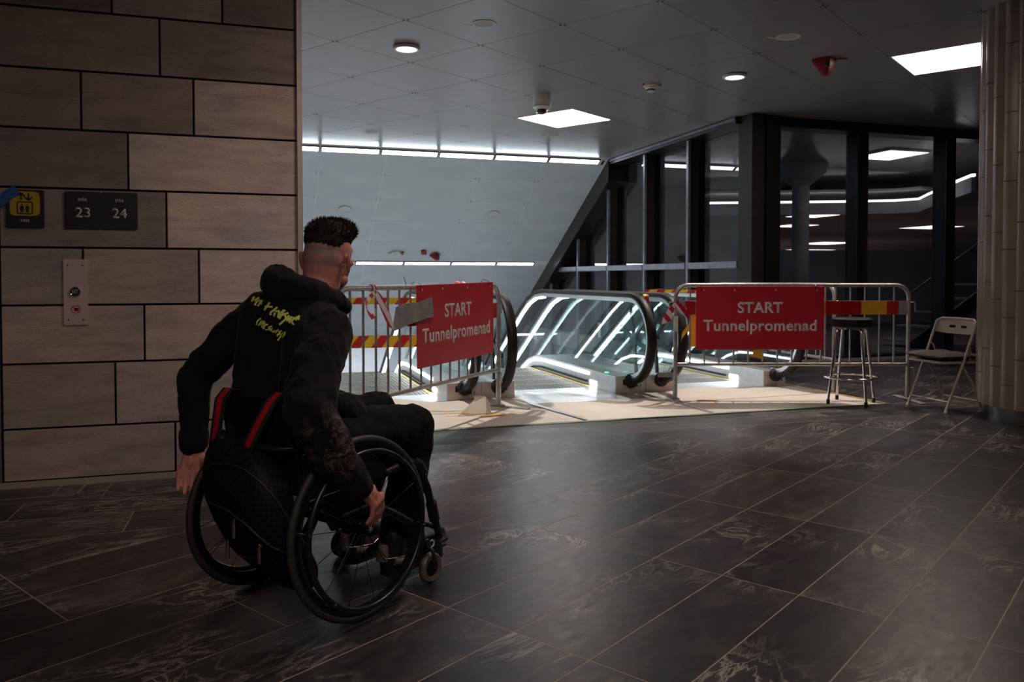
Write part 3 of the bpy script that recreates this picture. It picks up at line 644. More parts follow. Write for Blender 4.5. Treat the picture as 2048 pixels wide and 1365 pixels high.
knot('barrier_tape', (3.70, 6.69, .93), 'crumpled red and white tape on the left post of the right barrier',
     [('bunch', [(.07,-.03,.03), (.02,-.035,.0), (-.03,-.035,-.06), (-.06,-.03,-.13), (-.075,-.03,-.20)], [Vector((.02,0,.03)), Vector((.05,0,.03)), Vector((.07,0,.03)), Vector((.09,0,.03)), Vector((.10,0,.04))]),
      ('tail', [(.02,-.04,-.02), (.06,-.03,-.07), (.11,.0,-.10), (.15,.03,-.15)], [Vector((.03,0,.04)), Vector((.03,0,.06)), Vector((.03,0,.07)), Vector((.02,0,.05))])], 'rw_tape', 'tape', None, radians(-17.5))
def span(p, q, w_, m, label, sag=.0, name='warning_tape'):
    p, q = Vector(p), Vector(q); n = 8; pts = [p.lerp(q, k/n)+Vector((0,0,-sag*4*(k/n)*(1-k/n))) for k in range(n+1)]; c = p.lerp(q, .5); rz = atan2((q-p).y, (q-p).x)
    Rm = Matrix.Rotation(-rz, 3, 'Z'); return tag(obj(name, MB().ribbon([Rm @ (x-c) for x in pts], Vector((0,0,w_)), .0007), M[m], None, 40, loc=c, rot=(0,0,rz)), label, 'tape')
span((.46, 7.0, .955), (1.80, 6.76, .945), .058, 'warn_tape', 'upper red and yellow striped tape across the escalator behind the left barrier')
span((.46, 7.0, .595), (1.80, 6.78, .605), .105, 'warn_tape', 'lower wide red and yellow striped tape across the escalator behind the left barrier')
span((.46, 9.2, 1.02), (1.80, 9.2, 1.02), .02, 'warn_tape', 'thin striped tape stretched far behind the left barrier')
span((3.86, 7.6, 1.01), (5.22, 7.55, 1.0), .035, 'warn_tape', 'red and yellow tape strung along the top of the escalator behind the right sign')
span((3.90, 6.79, .90), (5.24, 6.85, .93), .06, 'warn_tape', 'red and yellow tape from the handrail end to behind the right sign')
knot('warning_tape', (3.86, 6.765, .60), 'yellow tape wound round the handrail end beside the right barrier post',
     [('wrap', [(-.05,.02,-.10), (-.03,-.02,.0), (.02,-.03,.07), (.08,-.02,.10), (.16,.0,.13)], Vector((.01,.0,.07))), ('tail', [(.06,-.035,.28), (.075,-.045,.15), (.085,-.045,.0), (.09,-.045,-.10)], Vector((.085,0,.01)))], 'orange_tape', 'tape', None, radians(-17.5))
knot('warning_tape', (3.62, 7.12, .97), 'short red and yellow tape hanging over the paired handrails',
     [('drape', [(0,.02,-.02), (0,-.01,.02), (.005,-.04,.0), (.01,-.05,-.09), (.01,-.05,-.19)], Vector((.05,0,0)))], 'warn_tape', 'tape', None, radians(-17.5))
tag(obj('tape_scrap', MB().ribbon([(4.42,6.43,.475), (4.43,6.42,.45), (4.41,6.42,.42), (4.44,6.41,.40)], [Vector((.05,-.01,0)), Vector((.09,-.02,.02)), Vector((.12,-.03,.0)), Vector((.08,-.02,-.02))], .0008), M['orange_tape']), 'orange tape scrap hanging under the lower edge of the right red sign', 'tape')

# ------------------------------------------------------------------ floor covering
def sheet(name, x0, x1, y0, y1, z, m, label, amp=.004, nx=14, ny=12, lift=None, seed=0):
    vs = []; cx, cy = (x0+x1)/2, (y0+y1)/2
    for j in range(ny+1):
        for i in range(nx+1):
            x, y = x0+(x1-x0)*i/nx, y0+(y1-y0)*j/ny; zz = z+max(0, amp*noise.noise((x*2.1+seed, y*2.1, seed))+amp*.5*noise.noise((x*5+seed, y*6, 3)))
            if lift: zz += lift(x, y)
            vs.append((x-cx, y-cy, zz))
    n = len(vs); vs += [(x, y, zz-.0012) for x, y, zz in vs]; fs = []
    q = lambda i, j: j*(nx+1)+i
    for j in range(ny):
        for i in range(nx):
            f = (q(i,j), q(i+1,j), q(i+1,j+1), q(i,j+1)); fs += [f, tuple(n+k for k in f[::-1])]
    rim = [q(i,0) for i in range(nx)]+[q(nx,j) for j in range(ny)]+[q(i,ny) for i in range(nx,0,-1)]+[q(0,j) for j in range(ny,0,-1)]
    fs += [(rim[k], n+rim[k], n+rim[(k+1) % len(rim)], rim[(k+1) % len(rim)]) for k in range(len(rim))]
    return tag(obj(name, MB().add(vs, fs), M[m], None, 60, loc=(cx, cy, 0)), label, 'floor paper' if m == 'paper' else 'plastic sheet')
sheet('floor_paper', .60, 2.34, 5.885, 7.22, .0016, 'paper', 'beige paper sheet on the floor under the left barrier', .006, lift=lambda x, y: .05*max(0, (y-6.5)/.7)**1.5*(.5+.5*sin(x*7))*(1 if x < 1.7 else .35))
sheet('floor_paper', 2.342, 3.62, 5.887, 6.86, .002, 'paper', 'beige paper sheet on the floor between the two barriers', .004)
sheet('floor_paper', 3.622, 5.42, 5.889, 7.16, .0024, 'paper', 'beige paper sheet on the floor under the right barrier and the stool', .005, lift=lambda x, y: .035*max(0, (y-6.6)/.55)**2*(.5+.5*sin(x*6+1))*(1 if x < 5.0 else 0))
sheet('plastic_sheet', 2.33, 3.34, 6.84, 7.74, .003, 'plastic_sheet', 'crumpled white plastic sheet at the mouth of the open escalator', .012, 26, 20, seed=5)
crl = MB(); pts = [(0,0,0), (.04,.03,.05), (.06,.05,.12), (.04,.06,.17), (.10,.05,.19)]
tag(obj('paper_flap', MB().ribbon([(1.70,6.42,.012), (1.73,6.45,.05), (1.76,6.50,.10), (1.77,6.52,.135), (1.74,6.52,.15)], [Vector((.30,.05,0)), Vector((.24,.03,0)), Vector((.16,0,.03)), Vector((.09,0,.02)), Vector((.05,0,.0))], .001), M['paper'], None, 40), 'torn paper flap curling up in front of the left escalator base', 'paper flap')
def strip_on_floor(name, p, q, w_, m, label, z=.006, cat='tape'):
    p, q = Vector((*p, z)), Vector((*q, z)); d = (q-p).normalized(); nn = Vector((-d.y, d.x, 0)); c = p.lerp(q, .5)
    k = 6; pts = [p.lerp(q, i/k)+nn*random.uniform(-.004, .004)-c for i in range(k+1)]
    return tag(obj(name, MB().ribbon(pts, [nn*w_*random.uniform(.7, 1.2) for _ in pts], .0006), M[m], None, 0, loc=c), label, cat)
strip_on_floor('masking_tape', (.62, 5.882), (5.46, 5.884), .028, 'green_tape', 'long green tape along the front edge of the floor paper', .009)
strip_on_floor('masking_tape', (5.43, 5.91), (5.40, 7.0), .022, 'orange_tape', 'orange tape along the right edge of the floor paper', .009)
strip_on_floor('masking_tape', (1.95, 6.36), (1.72, 6.32), .05, 'orange_tape', 'orange tape scrap on the paper under the left barrier', .014)
strip_on_floor('masking_tape', (1.45, 6.47), (1.72, 6.38), .02, 'orange_tape', 'thin orange tape strip on the paper nearest the knees of the man', .03)
strip_on_floor('masking_tape', (3.86, 6.55), (4.06, 6.50), .05, 'orange_tape', 'orange tape scrap on the paper beside the right barrier foot', .012)
strip_on_floor('masking_tape', (4.60, 6.12), (4.86, 5.98), .018, 'orange_tape', 'orange tape strip on the paper left of the stool', .012)
strip_on_floor('masking_tape', (2.33, 6.86), (2.50, 5.92), .05, 'silver_tape', 'wrinkled silver tape joining two paper sheets by the left barrier end', .012)
strip_on_floor('masking_tape', (3.61, 7.1), (3.66, 5.92), .02, 'silver_tape', 'narrow grey tape seam on the paper by the right barrier', .012)

# ------------------------------------------------------------------ stool and folding chair
S = thing('bar_stool', 'chrome bar stool with round black seat in front of the right barrier', 'stool', (5.147, 6.017, 0), radians(-1))
obj('seat', MB().lathe([(0,.70),(.165,.70),(.178,.71),(.182,.745),(.176,.775),(.15,.788),(0,.79)], 32), M['black_vinyl'], S, 40)
obj('seat_ring', MB().lathe([(.10,.685),(.14,.685),(.14,.702),(.10,.702)], 24, ring=True), M['chrome'], S, 40)
for k in range(4):
    a = radians(45+90*k+38); c, s = cos(a), sin(a)
    l = obj('leg', MB().tube([(c*.06, s*.06, .69), (c*.125, s*.125, .69), (c*.145, s*.145, .675), (c*.15, s*.15, .65), (c*.228, s*.228, .035)], .0125, 12), M['chrome'], S, 50)
    obj('rubber_tip', MB().cyl((c*.2285, s*.2285, .0), (c*.2265, s*.2265, .045), .0155, 12), M['black_rubber'], l, 40)
obj('foot_ring', MB().tube([(.232*cos(t), .232*sin(t), .245) for t in [2*pi*k/40 for k in range(40)]], .010, 10, True), M['chrome'], S, 60)

FC = thing('folding_chair', 'beige metal folding chair half hidden by the tiled column', 'chair', (5.745, 5.55, 0), radians(-4))
def fchair(T):
    # faces -x: front feet at x=-.19, rear feet at x=.19
    for s in (-1, 1):
        obj('leg', MB().tube([(-.19, s*.225, .012), (-.02, s*.225, .42), (.085, s*.225, .70), (.10, s*.222, .745)], .0115, 10), M['chair_paint'], T, 50)
        obj('leg', MB().tube([(.20, s*.20, .012), (.10, s*.20, .25), (-.02, s*.20, .42)], .0105, 10), M['chair_paint'], T, 50)
        obj('arm_stop', MB().tube([(.035, s*.215, .57), (.06, s*.21, .545), (.075, s*.205, .50), (.07, s*.20, .44)], .007, 8), M['chair_paint'], T, 50)
        obj('foot_cap', MB().cyl((-.193, s*.225, .0), (-.185, s*.225, .022), .0135, 10), M['plastic'], T, 40)
    obj('stretcher', MB().cyl((-.155, -.225, .09), (-.155, .225, .09), .008, 8), M['chair_paint'], T, 50)
    obj('stretcher', MB().cyl((.17, -.20, .085), (.17, .20, .085), .008, 8), M['chair_paint'], T, 50)
    bk = MB(); n = 16; slots = ((-.10, -.03), (.03, .10))
    def bp(y, t):            # curved back panel with two slots
        return (.092+.05*(1-(y/.23)**2)*.6+.02*t, y, .655+.125*t-.012*(abs(y)/.23)**3*(1 if t > .5 else -1))
    ys = sorted(set([-.225+.45*k/n for k in range(n+1)]+[a for s_ in slots for a in s_])); ts = [0, .42, .60, 1]
    for a, b_ in zip(ys, ys[1:]):
        for t0, t1 in zip(ts, ts[1:]):
            if t0 == .42 and any(s_[0]-1e-6 <= a and b_ <= s_[1]+1e-6 for s_ in slots): continue
            q = [Vector(bp(a,t0)), Vector(bp(b_,t0)), Vector(bp(b_,t1)), Vector(bp(a,t1))]; d = Vector((.006,0,0))
            bk.add([v for v in q]+[v+d for v in q], [(0,1,2,3),(7,6,5,4),(0,4,5,1),(1,5,6,2),(2,6,7,3),(3,7,4,0)])
    obj('backrest', bk, M['chair_paint'], T, 40)
    obj('back_tube', MB().tube([(.085,-.225,.70), (.108,-.222,.765), (.125,-.18,.788), (.142,0,.792), (.125,.18,.788), (.108,.222,.765), (.085,.225,.70)], .010, 10), M['chair_paint'], T, 50)
    obj('seat', MB().prism(rrect(.38, .43, .05), lambda a, b_, z: (a-.03, b_, z), .415, .435), M['chair_paint'], T, 40, .003)
fchair(FC)
cu = MB(); nx = 14
vs = []; 
for sgn in (1, -1):
    for i in range(nx+1):
        for j in range(nx+1):
            x, y = -.21+.42*i/nx, -.22+.44*j/nx; e = (1-(2*i/nx-1)**6)*(1-(2*j/nx-1)**6)
            vs.append((x, y, .475+sgn*(.004+.028*e)+(.014*noise.noise((x*9, y*9, 1))+.02*x*0)*e))
n1 = (nx+1)**2; fs = []
for i in range(nx):
    for j in range(nx): f = (i*(nx+1)+j, (i+1)*(nx+1)+j, (i+1)*(nx+1)+j+1, i*(nx+1)+j+1); fs += [f, tuple(n1+k for k in f[::-1])]
rim = [i*(nx+1) for i in range(nx)]+[nx*(nx+1)+j for j in range(nx)]+[i*(nx+1)+nx for i in range(nx, 0, -1)]+[j for j in range(nx, 0, -1)]
fs += [(rim[k], n1+rim[k], n1+rim[(k+1) % len(rim)], rim[(k+1) % len(rim)]) for k in range(len(rim))]
tag(obj('seat_cushion', cu.add(vs, fs), M['cushion'], None, 60, loc=(5.715, 5.55, .0), rot=(0,0,radians(-4))), 'dark grey cushion lying on the folding chair by the column', 'cushion')

# ------------------------------------------------------------------ tiled column
CC = (6.11, 4.775); CR = .565
K = thing('column', 'round column clad in glossy beige ribbed tiles at the right edge', 'column', (CC[0], CC[1], 0))
obj('core', MB().lathe([(CR-.035, .10), (CR-.035, CH)], 48), M['joint'], K, 40)
obj('steel_base', MB().lathe([(CR-.03, 0), (CR-.03, .135)], 64), M['dark_steel'], K, 60)
NR = 30; TH = .53
prof_t = []
def col_tile_mesh(h):
    da = 2*pi/NR*.985; w_ = CR*da
    # angular rib: flat shoulder, ridge, long facet
    P = [(-w_/2, -.032), (-w_/2, -.006), (-w_*.20, .020), (w_*.12, .020), (w_/2, -.010), (w_/2, -.032)]
    return MB().prism(P, lambda a, b_, z: (CR+b_, a, z), .002, h-.002).mesh('column_tile', M['col_tile'], 20, .0015)
tm = {}
for k in range(NR):
    a = 2*pi*k/NR; z = .125+(k*7 % 5)*.0; first = TH*(.35+.65*((k*3) % 5)/5); zz = .125; h = first
    while zz < CH-.01:
        h = min(h, CH-zz); key = round(h, 4)
        if key not in tm: tm[key] = col_tile_mesh(h)
        link('column_tile', tm[key], K, (0,0,zz), (0,0,a)); zz += h; h = TH

# ------------------------------------------------------------------ signs and call plate on the stone wall
FY = WY-.004
def plate(name, x0, x1, z0, z1, th, r, m, label, cat, group=None):
    T = thing(name, label, cat, ((x0+x1)/2, FY, (z0+z1)/2), 0, group); w_, h = x1-x0, z1-z0
    obj('plate', MB().prism(rrect(w_, h, r), XZ, -th, 0), M[m], T, 30, .001); return T, w_, h
T, w_, h = plate('lift_sign', -1.303, -1.118, 1.42, 1.628, .006, .012, 'sign_black', 'black lift sign with yellow pictogram and the word HISS on the stone wall', 'sign')
yf = []
for k in range(48):
    t = 2*pi*k/48; c, s = cos(t), sin(t); e = 2/6.0
    yf.append((.072*math.copysign(abs(c)**e, c), .066*math.copysign(abs(s)**e, s)+.028))
pic = obj('yellow_face', MB().prism(yf, XZ, -.0072, -.0055), M['sign_yellow'], T, 0)
yb_ = -.0078
def ink(mb): return obj('pictogram', mb, M['sign_black'], pic, 0)
ob = MB(); o1, i1 = rrect(.078, .070, .010, 4, .0, .005), rrect(.066, .058, .006, 4, .0, .005)
nq = len(o1); ob.add([(a, yb_, b_) for a, b_ in o1]+[(a, yb_, b_) for a, b_ in i1]+[(a, yb_+.001, b_) for a, b_ in o1], [(k, (k+1) % nq, nq+(k+1) % nq, nq+k) for k in range(nq)]); ink(ob)
for s, x in ((1, -.018), (-1, .018)):
    a = MB(); c = .066; a.bb(x-.004, x+.004, yb_, yb_+.001, c-.018, c+.018); tip = c+s*.020
    for d in (-1, 1): a.bar((x, yb_+.0005, tip), (x+d*.018, yb_+.0005, tip-s*.018), .001, .008, (1,0,0) if False else (0,0,1))
    ink(a)
for x, sk in ((-.014, 1), (.012, 0)):
    a = MB(); a.prism([(x+.0045*cos(t), .024+.0045*sin(t)) for t in [2*pi*k/12 for k in range(12)]], XZ, yb_, yb_+.001)
    a.prism([(x-.009, .016), (x+.009, .016), (x+(.011 if sk else .009), -.006), (x-(.011 if sk else .009), -.006)], XZ, yb_, yb_+.001); a.bb(x-.007, x-.001, yb_, yb_+.001, -.021, -.005); a.bb(x+.001, x+.007, yb_, yb_+.001, -.021, -.005); ink(a)
link('lettering', fit_text('HISS', .042, .016, M['sign_white'], .02, .0006), T, (0, -.0062, -.064))
br = MB()
for k in range(6): br.bb(-.014+.005*k, -.011+.005*k, -.0072, -.006, -.086, -.083)
obj('braille', br, M['braille'], T, 0)
for num, x0, x1, lab in (('23', -1.021, -.8385, 'black track sign reading SPÅR 23, the one nearer the lift sign'), ('24', -.8365, -.653, 'black track sign reading SPÅR 24, right hand sign of the joined pair')):
    T, w_, h = plate('track_sign', x0, x1, 1.42, 1.626, .006, .010, 'sign_black', lab, 'sign', 'track number signs')
    link('lettering', fit_text('SPÅR', .046, .0215, M['sign_white'], .018, .0006), T, (0, -.0062, .060))
    link('lettering', fit_text(num, .075, .056, M['sign_white'], .012, .0006), T, (0, -.0062, -.012))
    br = MB()
    for k in (0, 1, 2, 3, 6, 7, 8): br.bb(-.024+.0055*k, -.0205+.0055*k, -.0072, -.006, -.082-.003*(k % 2), -.079-.003*(k % 2))
    obj('braille', br, M['braille'], T, 0)
tag(obj('blue_tape', MB().ribbon([(-.10, 0, -.085), (-.05, -.002, -.04), (.0, -.004, .01), (.045, -.003, .045)], Vector((-.028, 0, .046)), .0006), M['blue_tape'], None, 0, loc=(-1.29, FY-.010, 1.583)), 'strip of blue tape stuck across the corner of the lift sign', 'tape')
T, w_, h = plate('call_plate', -1.031, -.911, .888, 1.251, .006, .002, 'pink_steel', 'steel lift call plate with round HIT button on the stone wall', 'call button')
for x in (-.037, .037):
    for z in (.148, -.152): obj('screw', MB().lathe([(0,0),(.004,0),(.004,.001),(0,.0012)], 8, (x, -.006, z), (0,-1,0)), M['hole'], T, 0)
bt = obj('button', MB().lathe([(0,0),(.0225,0),(.0225,.006),(.0,.0065)], 32, (0, -.006, .004), (0,-1,0)), M['sign_black'], T, 40)
obj('button_ring', MB().lathe([(.0225,.0),(.029,.0),(.0285,.006),(.0255,.010),(.0225,.008)], 32, (0, -.006, .004), (0,-1,0), True), M['chrome'], T, 40)
link('lettering', fit_text('HIT', .028, .024, M['sign_white'], .0, .0006), T, (0, -.0128, .004))
pr = MB(); nq = 28
pr.add([(.0245*cos(2*pi*k/nq), -.0066, .0225*sin(2*pi*k/nq)) for k in range(nq)]+[(.0205*cos(2*pi*k/nq), -.0066, .0187*sin(2*pi*k/nq)) for k in range(nq)]+[(.0245*cos(2*pi*k/nq), -.0055, .0225*sin(2*pi*k/nq)) for k in range(nq)], [(k, (k+1) % nq, nq+(k+1) % nq, nq+k) for k in range(nq)])
pr.bar((-.015, -.0066, .014), (.015, -.0066, -.014), .0005, .004)
obj('prohibition_mark', pr, M['red_refl'], T, 0, loc=(0, 0, -.095))
obj('prohibition_symbol', MB().bb(-.009, .010, -.0063, -.0058, -.009, .009).bb(.011, .014, -.0063, -.0058, -.006, .006), M['sign_black'], T, 0, loc=(.002, 0, -.095))

# ------------------------------------------------------------------ ceiling fittings
def spk(pos, label, r=.105, slope_=False):
    T = thing('ceiling_speaker', label, 'speaker', pos, 0, 'round ceiling speakers')
    if slope_: T.rotation_euler = (-SL, 0, 0)
    obj('rim', MB().lathe([(r*.80,.0),(r*.80,-.004),(r*.97,-.007),(r,-.003),(r,.0)], 40, ring=True), M['plastic'], T, 40)
    obj('grille', MB().lathe([(0,-.003),(r*.80,-.003),(r*.80,0),(0,0)], 40), M['spk'] if not slope_ else M['slope'], T, 40)
    if not slope_: obj('name_tag', MB().bb(-.15, -.03, .09, .11, -.002, .001), M['plastic'], T, 0); T.rotation_euler = (0, 0, radians(10))
    else: obj('name_tag', MB().bb(-.17, -.155, -.03, .03, -.003, 0), M['plastic'], T, 0)
spk((1.825, 6.575, CH), 'round speaker set flush in the ceiling, nearest the top edge left of centre')
spk((4.509, 6.11, CH), 'round speaker set flush in the ceiling near the red alarm')
spk((1.60, 11.97, CH), 'round speaker in the ceiling just above the light line, left')
spk((4.232, 11.43, CH), 'round speaker in the ceiling just above the light line, below the square light')
spk(sp(1.502, 1.78, .016), 'round speaker in the sloping panels above the head of the man', .115, True)
spk(sp(4.326, 1.81, .016), 'round speaker in the sloping panels left of the glass wall', .115, True)
def downlight(pos, label, power, tgt):
    T = thing('downlight', label, 'downlight', pos, 0, 'round downlights')
    r = .125
    obj('rim', MB().lathe([(r*.76,-.004),(r*.80,-.03),(r*.97,-.034),(r,-.026),(r,-.008)], 40, ring=True), M['plastic'], T, 40)
    obj('shadow_gap', MB().lathe([(r*.9,-.010),(r*.9,.004)], 40), M['hole'], T, 40)
    obj('reflector', MB().lathe([(r*.79,-.031),(r*.60,-.012),(r*.30,-.004),(0,-.003)], 40), M['down_e'], T, 40)
    obj('lens', MB().lathe([(0,-.014),(r*.34,-.012),(r*.36,-.006),(0,-.005)], 24), M['clear'], T, 40)
    l = bpy.data.lights.new('downlight_lamp', 'SPOT'); l.energy = power; l.color = (1, .92, .84); l.spot_size = radians(66); l.spot_blend = .6; l.shadow_soft_size = .05
    o = bpy.data.objects.new('downlight_lamp', l); COL.objects.link(o); o.parent = T; o.location = (0, 0, -.06)
    d = Vector(tgt)-(Vector(pos)+Vector((0,0,-.06))); o.rotation_euler = d.to_track_quat('-Z', 'Y').to_euler()
downlight((1.318, 7.44, CH), 'lit round downlight above the left barrier', SPOT_W, (1.4, 6.4, 0))
downlight((4.815, 7.43, CH), 'lit round downlight above the right barrier', SPOT_W, (4.4, 6.5, 0))
T = thing('security_camera', 'white dome security camera beside the square ceiling light', 'camera', (3.164, 8.87, CH))
obj('housing', MB().lathe([(0,0),(.10,0),(.102,-.13),(.098,-.14),(.108,-.155),(.10,-.165),(.072,-.185),(0,-.185)], 32), M['plastic'], T, 30)
obj('dome', MB().lathe([(.068,-.183),(.064,-.215),(.045,-.245),(.02,-.26),(0,-.262)], 28), M['clear'], T, 60)
obj('camera_eye', MB().ell((-.005, -.01, -.20), (.055, .055, .045)), M['lens_dark'], T, 60)
T = thing('smoke_detector', 'small white smoke detector with red tab on the ceiling', 'smoke detector', (4.154, 8.052, CH))
obj('base', MB().lathe([(0,0),(.085,0),(.085,-.028),(.06,-.034),(0,-.034)], 28), M['plastic'], T, 30)
obj('head', MB().lathe([(.058,-.034),(.068,-.046),(.045,-.058),(.042,-.085),(.0,-.088)], 28), M['plastic'], T, 30)
obj('vent_band', MB().lathe([(.0455,-.060),(.0455,-.076)], 28), M['hole'], T, 30)
obj('red_tab', MB().bb(.07, .13, -.012, .012, -.012, -.006).bb(-.10, -.06, -.012, .012, -.02, -.004), M['red_alarm'], T, 0)
def alarm(pos, label, rot=(0,0,0), s=1.0):
    T = thing('alarm_beacon', label, 'alarm', pos); T.rotation_euler = rot
    P = [(.0, .115), (-.11, .09), (-.125, .04), (-.02, -.085), (.02, -.085), (.125, .04), (.11, .09)]
    vs = [(x*s, y*s*.8, 0) for x, y in P]+[(x*s*.96, y*s*.8, -.04*s) for x, y in P]+[(x*s*.35, y*s*.3-.02*s, -.17*s) for x, y in P]
    n = len(P); fs = [tuple(range(n)), tuple(range(3*n-1, 2*n-1, -1))]+[(i+r*n, (i+1) % n+r*n, (i+1) % n+(r+1)*n, i+(r+1)*n) for r in (0, 1) for i in range(n)]
    obj('body', MB().add(vs, fs), M['red_alarm'], T, 35, .004)
    obj('lens', MB().ell((0, -.045*s, -.07*s), (.03*s, .03*s, .03*s)), M['lens_dark'], T, 60)
    obj('red_tab', MB().bb(.12*s, .21*s, -.015, .015, -.01, -.003), M['red_alarm'], T, 0); return T
alarm((5.297, 6.60, CH), 'red cone shaped fire alarm on the flat ceiling near the square light at right', (0,0,radians(-17)))
alarm(sp(3.45, 3.28, .016), 'red fire alarm on the sloping panels above the left red sign', (-SL, 0, radians(20)), .95)
tag(obj('alarm_tag', MB().bb(-.055, .055, -.08, .08, -.02, 0), M['red_alarm'], None, 0, .004, loc=sp(3.20, 3.22, .016), rot=(-SL, 0, radians(-15))), 'small red tag plate beside the fire alarm on the sloping panels', 'sign plate')
T = thing('emergency_lamp', 'small white emergency lamp with red tab on the sloping panels', 'lamp', sp(2.62, 3.26, .016)); T.rotation_euler = (-SL, 0, 0)
obj('housing', MB().bb(-.085, .085, -.07, .07, -.05, 0), M['white'], T, 0, .008); obj('lens', MB().bb(-.055, .055, -.045, .045, -.056, -.05), M['plastic'], T, 0, .003)
obj('red_tab', MB().bb(.13, .17, -.05, .06, -.012, -.002), M['red_alarm'], T, 0); obj('arm', MB().bb(-.16, .13, -.012, .012, -.012, -.002), M['grey_board'], T, 0)
T = thing('exit_vent', 'small dark slot at the end of the ceiling light line by the glass wall', 'vent', sp(5.96, .10, .004)); T.rotation_euler = (-SL, 0, 0)
obj('frame', MB().bb(-.04, .04, -.09, .07, -.012, 0), M['white'], T, 0, .002); obj('slot', MB().bb(-.022, .022, -.07, .05, -.014, -.012), M['hole'], T, 0)
pn = {(4, 1): 'lit square ceiling panel in the middle of the flat ceiling', (4, -4): 'lit square ceiling panel cut off by the tiled column', (-2, -4): 'square ceiling panel above the open floor, out of the picture', (-6, -6): 'added fill light panel in the ceiling just behind the viewer, out of the picture', (-6, -9): 'square ceiling panel behind the viewer on the right, out of the picture'}  # panel just behind the viewer is added, to fill light onto the rider's back
for (i, j), lab in pn.items():
    c = ca*(CA0+(i+.5)*CP)+cb*(CB0+(j+.5)*CP); t = thing('panel_light', lab, 'light', (c.x, c.y, CH), CA, 'square ceiling light panels'); h = CP/2-.004; e = .018
    obj('frame', MB().bb(-h, h, -h, -h+e, -.004, .012).bb(-h, h, h-e, h, -.004, .012).bb(-h, -h+e, -h+e, h-e, -.004, .012).bb(h-e, h, -h+e, h-e, -.004, .012), M['white'], t)
    obj('diffuser', MB().bb(-h+e, h-e, -h+e, h-e, 0, .008), M['panel_e'], t)
# far hall behind the second glass wall: ceiling panels and a lit bulkhead
def far_panel(px, py, wpx, z=CH-.02):
    Z = (z-CAM_H)*FPX/(556-py); X = (px-1024)/FPX*Z; x, y = X*cos(YAW)+Z*sin(YAW), -X*sin(YAW)+Z*cos(YAW); return x, y
for k, (x, y, sx, sy, lab) in enumerate(((10.42, 11.30, .80, .90, 'square light panel seen through the glass near the column'), (18.05, 23.07, 1.2, 1.3, 'small light panel far behind the glass, highest of the row'), (20.8, 27.7, 1.2, 1.5, 'small light panel far behind the glass, second from the top'), (33.2, 41.2, 2.6, 3.0, 'wide light panel far behind the glass, third from the top'), (39.8, 52.2, 3.6, 3.4, 'wide dim light panel far behind the glass, lowest of the row'), (26.9, 26.8, 1.6, 1.8, 'far light panel behind the glass pane next to the column'))):
    t = thing('far_panel_light', lab, 'light', (x, y, CH-.03), 0, 'light panels behind the glass')
    obj('frame', MB().bb(-sx/2-.03, sx/2+.03, -sy/2-.03, sy/2+.03, 0, .03), M['white'], t); obj('diffuser', MB().bb(-sx/2, sx/2, -sy/2, sy/2, -.006, 0), M['far_e'], t)
bk = thing('ceiling_bulkhead', 'pale lit ceiling bulkhead with a light line behind the glass wall', 'bulkhead', (0,0,0))
bpth = [(9.2, 15.1), (11.7, 13.95), (12.55, 13.45), (12.75, 13.0), (12.2, 12.2), (11.13, 10.6), (10.6, 9.75)]
obj('fascia', MB().ribbon([(x, y, 2.60) for x, y in bpth], Vector((0, 0, .24)), .03), M['white'], bk, 30)
obj('light_line', MB().ribbon([(x, y, 2.75) for x, y in bpth], Vector((0, 0, .04)), .03), M['far_e'], bk, 30)
obj('soffit', MB().prism([(9.2,15.1),(11.7,13.95),(12.55,13.45),(12.75,13.0),(14.5,13.2),(14.5,16),(9.2,16)], lambda a, b_, z: (a, b_, z), 2.95, 3.0), M['white'], bk, 0)
for q in (('pillar', 9.9, 13.0), ('pillar', 12.2, 16.0)):
    tag(obj('far_pillar', MB().lathe([(.16, 0), (.16, 2.9), (.45, 3.15), (.5, CH)], 24, (0,0,0)), M['concrete'], None, 40, loc=(q[1], q[2], 0)), 'slim concrete pillar %s behind the second glass wall' % ('nearest' if q[1] < 11 else 'farther'), 'pillar')
for k, x in enumerate((.6, 2.4, 4.2)):
    t = thing('lower_hall_light', 'ceiling light of the lower hall at the foot of the shaft, %s' % ('left', 'middle', 'right')[k], 'light', (x, 23.0, zb-.08), 0, 'lower hall ceiling lights')
    obj('housing', MB().bb(-.5, .5, -2.2, 2.2, 0, .04), M['white'], t); obj('diffuser', MB().bb(-.47, .47, -2.17, 2.17, -.006, 0), M['strip_e'], t)
t = thing('stair_stringer', 'dark diagonal stair beam behind the glass beside the column', 'stair beam', (10.1, 10.45, 0))
obj('stringer', MB().bar((0, 0, -.02), (1.6, -.5, 1.25), .06, .22), M['black'], t); obj('handrail', MB().cyl((0, 0, .9), (1.6, -.5, 2.15), .02), M['greyedge'], t)
for k in range(5): obj('tread', MB().box((.15+.3*k, .35-.09*k, .10+.235*k), .3, .8, .03), M['concrete'], t)
bm_ = thing('lower_gantry', 'black steel beam and post far below behind the left barrier', 'steel beam', (3.2, 24.1, -7))
obj('beam', MB().bb(-1.1, .95, -.1, .1, 5.10, 5.32), M['black'], bm_); obj('post', MB().bb(-.14, .14, -.1, .1, 0, 5.10), M['black'], bm_); obj('deck', MB().bb(-2.2, 2.2, .2, 2.4, 4.2, 4.35), M['concrete'], bm_)

# put each composite thing's origin at its own base
def rebase(o, p):
    p = Vector(p); o.location = p
    for c in o.children: c.location = c.location-p
for e, x in (('escalator', 1.125), ('escalator.001', 2.835), ('escalator.002', 4.545)): rebase(bpy.data.objects[e], (x, 7.25, 0))
rebase(bk, (11.7, 13.95, 2.48))
